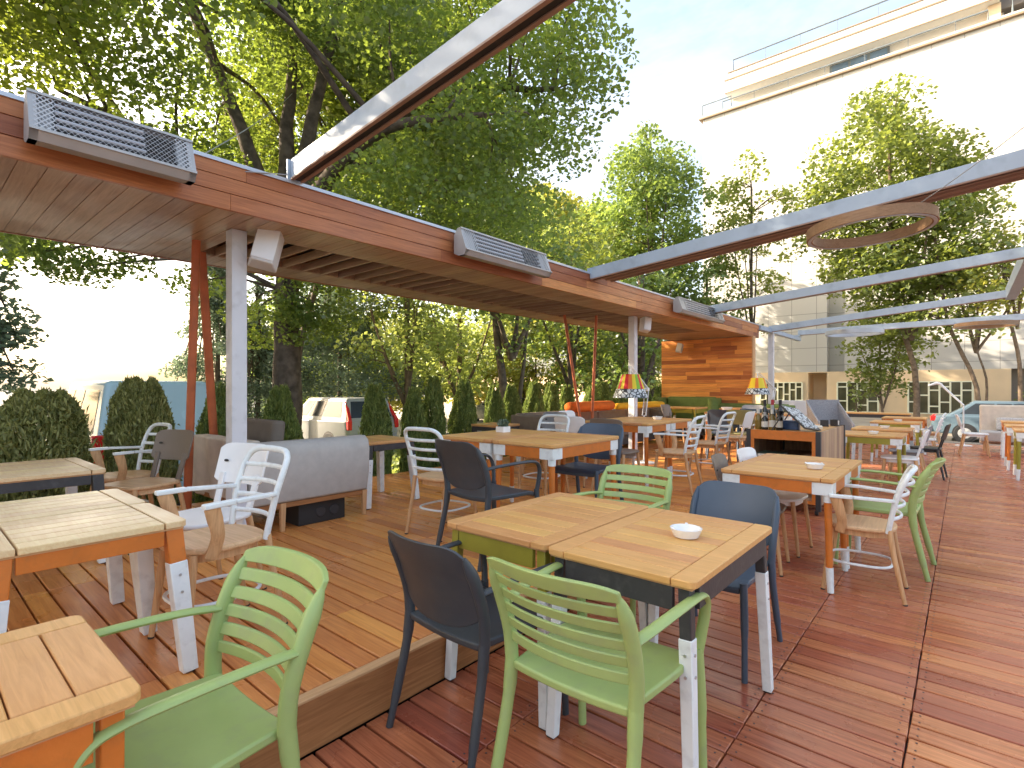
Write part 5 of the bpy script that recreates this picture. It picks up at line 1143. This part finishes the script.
# ================================================================ vehicles
def car(name, label, loc, rz, paint, prof, W, cab, wheels, wr=.31, lamps='low', cat='car'):
    """prof: side outline of the lower body (x,z); cab: (xa,xb,zb, xc,xd,zt) belt and roof lines; local +X is forward"""
    t = thing(name, label, cat, loc, rz); n = len(prof); cx = sum(p[0] for p in prof) / n; cz = sum(p[1] for p in prof) / n
    m = MB(); st = [(-W / 2, .955), (-W / 2 + .05, .985), (-W / 2 + .16, 1), (W / 2 - .16, 1), (W / 2 - .05, .985), (W / 2, .955)]
    vs = [(cx + (x - cx) * k, y, cz + (z - cz) * k) for y, k in st for x, z in prof]; fs = [tuple(range(n)), tuple(len(st[:-1]) * n + k for k in reversed(range(n)))]
    for i in range(len(st) - 1):
        for k in range(n): l = (k + 1) % n; fs.append((i * n + l, i * n + k, (i + 1) * n + k, (i + 1) * n + l))
    m.add(vs, fs); body = m.build('body', paint, t, bevel=.02, seg=2, angle=50)
    xa, xb, zb, xc, xd, zt = cab; yb, yt = W / 2 - .045, W / 2 - .20
    lo_ = [(xa, -yb), (xb, -yb), (xb, yb), (xa, yb)]; hi = [(xc, -yt), (xd, -yt), (xd, yt), (xc, yt)]
    m = MB(); m.add([(x, y, zb - .06) for x, y in lo_] + [(x, y, zt) for x, y in hi], [(3, 2, 1, 0), (4, 5, 6, 7)] + [(i, (i + 1) % 4, 4 + (i + 1) % 4, 4 + i) for i in range(4)]); m.build('cabin', paint, t, bevel=.07, seg=4, angle=60)
    def q(face, u0, u1, v0, v1, off=.006):
        i = face; a, b, c, d = Vector((*lo_[i], zb - .06)), Vector((*lo_[(i + 1) % 4], zb - .06)), Vector((*hi[(i + 1) % 4], zt)), Vector((*hi[i], zt))
        nn = (b - a).cross(d - a).normalized(); P = lambda u, v: a.lerp(b, u).lerp(d.lerp(c, u), v) + nn * off
        return [P(u0, v0), P(u1, v0), P(u1, v1), P(u0, v1)], nn
    def win(face, *uv):
        p, nn = q(face, *uv); m = MB(); m.add(p + [x - nn * .004 for x in p], [(0, 1, 2, 3), (4, 7, 6, 5)] + [(i, 4 + i, 4 + (i + 1) % 4, (i + 1) % 4) for i in range(4)]); m.build('window', M['glass'], t, bevel=.0, smooth=False)
    for f in (0, 2):
        a = [(.10, .42), (.46, .70), (.73, .9)] if f == 0 else [(.10, .27), (.30, .54), (.58, .9)]
        for u0, u1 in a: win(f, u0, u1, .22, .86)
    if lamps != 'van': win(3, .08, .92, .2, .86)
    win(1, .07, .93, .16, .9)
    for x in wheels:
        for s in (1, -1):
            m = MB(); m.tube([(x, s * (W / 2 - .17), wr), (x, s * (W / 2 + .006), wr)], wr + .045, n=24); m.build('wheel_arch', M['black'], t)
            m = MB(); m.lathe([(wr * .62, -.09), (wr * .93, -.095), (wr, -.07), (wr, .07), (wr * .93, .095), (wr * .62, .09)], n=26); w = m.build('wheel', M['tyre'], t); w.location = (x, s * (W / 2 - .075), wr); w.rotation_euler = (R(90), 0, 0)
            m = MB(); m.lathe([(.03, .097 * 1), (wr * .60, .095), (wr * .62, .088)], n=26); m.lathe([(wr * .62, -.088), (wr * .60, -.095), (.03, -.097)], n=26)
            for k in range(7): a = k * 2 * PI / 7; m.box((wr * .36 * math.cos(a), wr * .36 * math.sin(a), .098 * -s), (wr * .4, .035, .012), a)
            m.build('rim', M['alu'], w)
    xr = min(p[0] for p in prof); 
    for s in (1, -1):
        m = MB()
        if lamps == 'tall': m.lo((xr - .0, s * (W / 2 - .16), zb - .25), (xr + .10, s * (W / 2 - .03), zb + .02)); m.bar((xr + .02, s * (W / 2 - .10), zb), (xc + .05, s * (W / 2 - .2), zt - .12), .10, .07, side=(0, 1, 0))
        elif lamps == 'van': m.lo((xr - .012, s * (W / 2 - .17), zb - .42), (xr + .12, s * (W / 2 + .006), zb + .16))
        else: m.lo((xr + .0, s * (W / 2 - .24), zb - .20), (xr + .16, s * (W / 2 - .004), zb - .02))
        m.build('tail_light', M['red'], t, bevel=.02)
    m = MB(); m.lo((xr - .04, -W / 2 + .06, .32), (xr + .1, W / 2 - .06, .52)); m.build('rear_bumper', paint, t, bevel=.04, seg=3)
    m = MB(); m.lo((xr - .045, -.26, .56 if lamps != 'low' else .40), (xr - .03, .26, .67 if lamps != 'low' else .50)); m.build('number_plate', M['ceramic'], t)
    for s in (1, -1):
        m = MB()
        for x in ((xa + xb) / 2 - .45, (xa + xb) / 2 + .5): m.bar((x - .09, s * (W / 2 + .008), zb - .14), (x + .09, s * (W / 2 + .008), zb - .14), .03, .02)
        m.build('door_handle', paint, t); m = MB(); m.box((xb - .35, s * (W / 2 + .06), zb + .03), (.12, .16, .11)); m.build('mirror', paint, t, bevel=.03)
    return t
hatch = [(-.98, .28), (3.1, .24), (3.2, .55), (3.05, .72), (2.2, .90), (-.55, .93), (-1.0, .90), (-1.08, .6)]
car('parked_car', 'silver blue saloon parked at the right behind the deck', (.12, 25.75, GZ), 0, M['carpaint'], hatch, 1.74, (-.72, 2.3, .93, .15, 1.45, 1.46), (-.12, 2.45))
vanp = [(-1.0, .3), (3.2, .28), (3.3, .7), (2.6, 1.08), (-.98, 1.1), (-1.03, .7)]
car('parked_van', 'pale blue van with red lamps parked behind the clipped bush', (-10.3, 2.70, GZ), PI, M['vanpaint'], vanp, 1.76, (-1.0, 2.3, 1.1, -.84, 1.5, 2.04), (-.1, 2.5), .32, 'van', 'van')
suv = [(-1.0, .3), (3.2, .28), (3.3, .7), (2.5, .98), (-.98, 1.0), (-1.06, .66)]
car('parked_car', 'white estate car with tall red lamps parked right of the maple trunk', (-14.0, 9.05, GZ), PI, M['whitecar'], suv, 1.78, (-.98, 2.3, 1.0, -.72, 1.4, 1.64), (-.1, 2.5), .32, 'tall')
#car('parked_car', 'dark red car glimpsed between the thujas', (-18.5, 16.6, GZ), PI, M['redcar'], suv, 1.76, (-.98, 2.3, 1.0, -.72, 1.4, 1.56), (-.1, 2.5), .32, 'tall')
car('parked_car', 'distant white car glimpsed between the thujas right of the estate car', (-18.0, 21.5, GZ), PI, M['whitecar'], hatch, 1.74, (-.72, 2.3, .93, .15, 1.45, 1.46), (-.12, 2.45))
# ================================================================ light, sky, camera
SUN_DIR = Vector((-.82, -.36, .44)).normalized()       # towards the sun
el = math.asin(SUN_DIR.z); az = math.atan2(SUN_DIR.x, SUN_DIR.y)   # azimuth clockwise from +Y
w = bpy.data.worlds.new('World'); scene.world = w; w.use_nodes = True; nt = w.node_tree; L = nt.links.new
bgn = nt.nodes['Background']; sky = nt.nodes.new('ShaderNodeTexSky'); sky.sky_type = 'NISHITA'; sky.sun_disc = False
sky.sun_elevation = el; sky.sun_rotation = az; sky.altitude = 100; sky.air_density = 1.0; sky.dust_density = 5.0; sky.ozone_density = 1.0
tc = nt.nodes.new('ShaderNodeTexCoord'); mp = nt.nodes.new('ShaderNodeMapping'); mp.inputs['Scale'].default_value = (1, 1, 2.2); L(tc.outputs['Generated'], mp.inputs[0])
no = nt.nodes.new('ShaderNodeTexNoise'); no.inputs['Scale'].default_value = 2.6; no.inputs['Detail'].default_value = 9; no.inputs['Roughness'].default_value = .6; no.inputs['Distortion'].default_value = .4; L(mp.outputs[0], no.inputs['Vector'])
rp = nt.nodes.new('ShaderNodeValToRGB'); rp.color_ramp.elements[0].position = .42; rp.color_ramp.elements[1].position = .66; rp.color_ramp.elements[1].color = (.6, .6, .6, 1); L(no.outputs['Fac'], rp.inputs[0])
mx = nt.nodes.new('ShaderNodeMixRGB'); L(rp.outputs[0], mx.inputs[0]); L(sky.outputs[0], mx.inputs[1]); mx.inputs[2].default_value = (2.15, 2.2, 2.25, 1)
L(mx.outputs[0], bgn.inputs['Color']); bgn.inputs['Strength'].default_value = .15
sun = bpy.data.lights.new('sun', 'SUN'); sun.energy = 3.4; sun.angle = R(.5); sun.color = (1, .90, .76); so = bpy.data.objects.new('sun', sun); COL.objects.link(so)
so.rotation_euler = SUN_DIR.to_track_quat('Z', 'Y').to_euler(); so.location = SUN_DIR * 60
cam = bpy.data.cameras.new('camera'); co = bpy.data.objects.new('camera', cam); COL.objects.link(co); scene.camera = co
cam.sensor_width = 36; cam.lens = 36 * 530 / 1024; cam.clip_end = 3000; cam.clip_start = .05; cam.shift_y = 4 / 1024
co.location = (0, 0, 1.38); co.rotation_euler = (R(90), 0, R(40.5))
scene.view_settings.view_transform = 'Standard'; scene.view_settings.look = 'None'; scene.view_settings.gamma = 1; scene.view_settings.use_white_balance = True; scene.view_settings.white_balance_temperature = 7200; scene.view_settings.white_balance_tint = 10; scene.view_settings.exposure = 2.12
scene.render.resolution_x = 1024; scene.render.resolution_y = 768
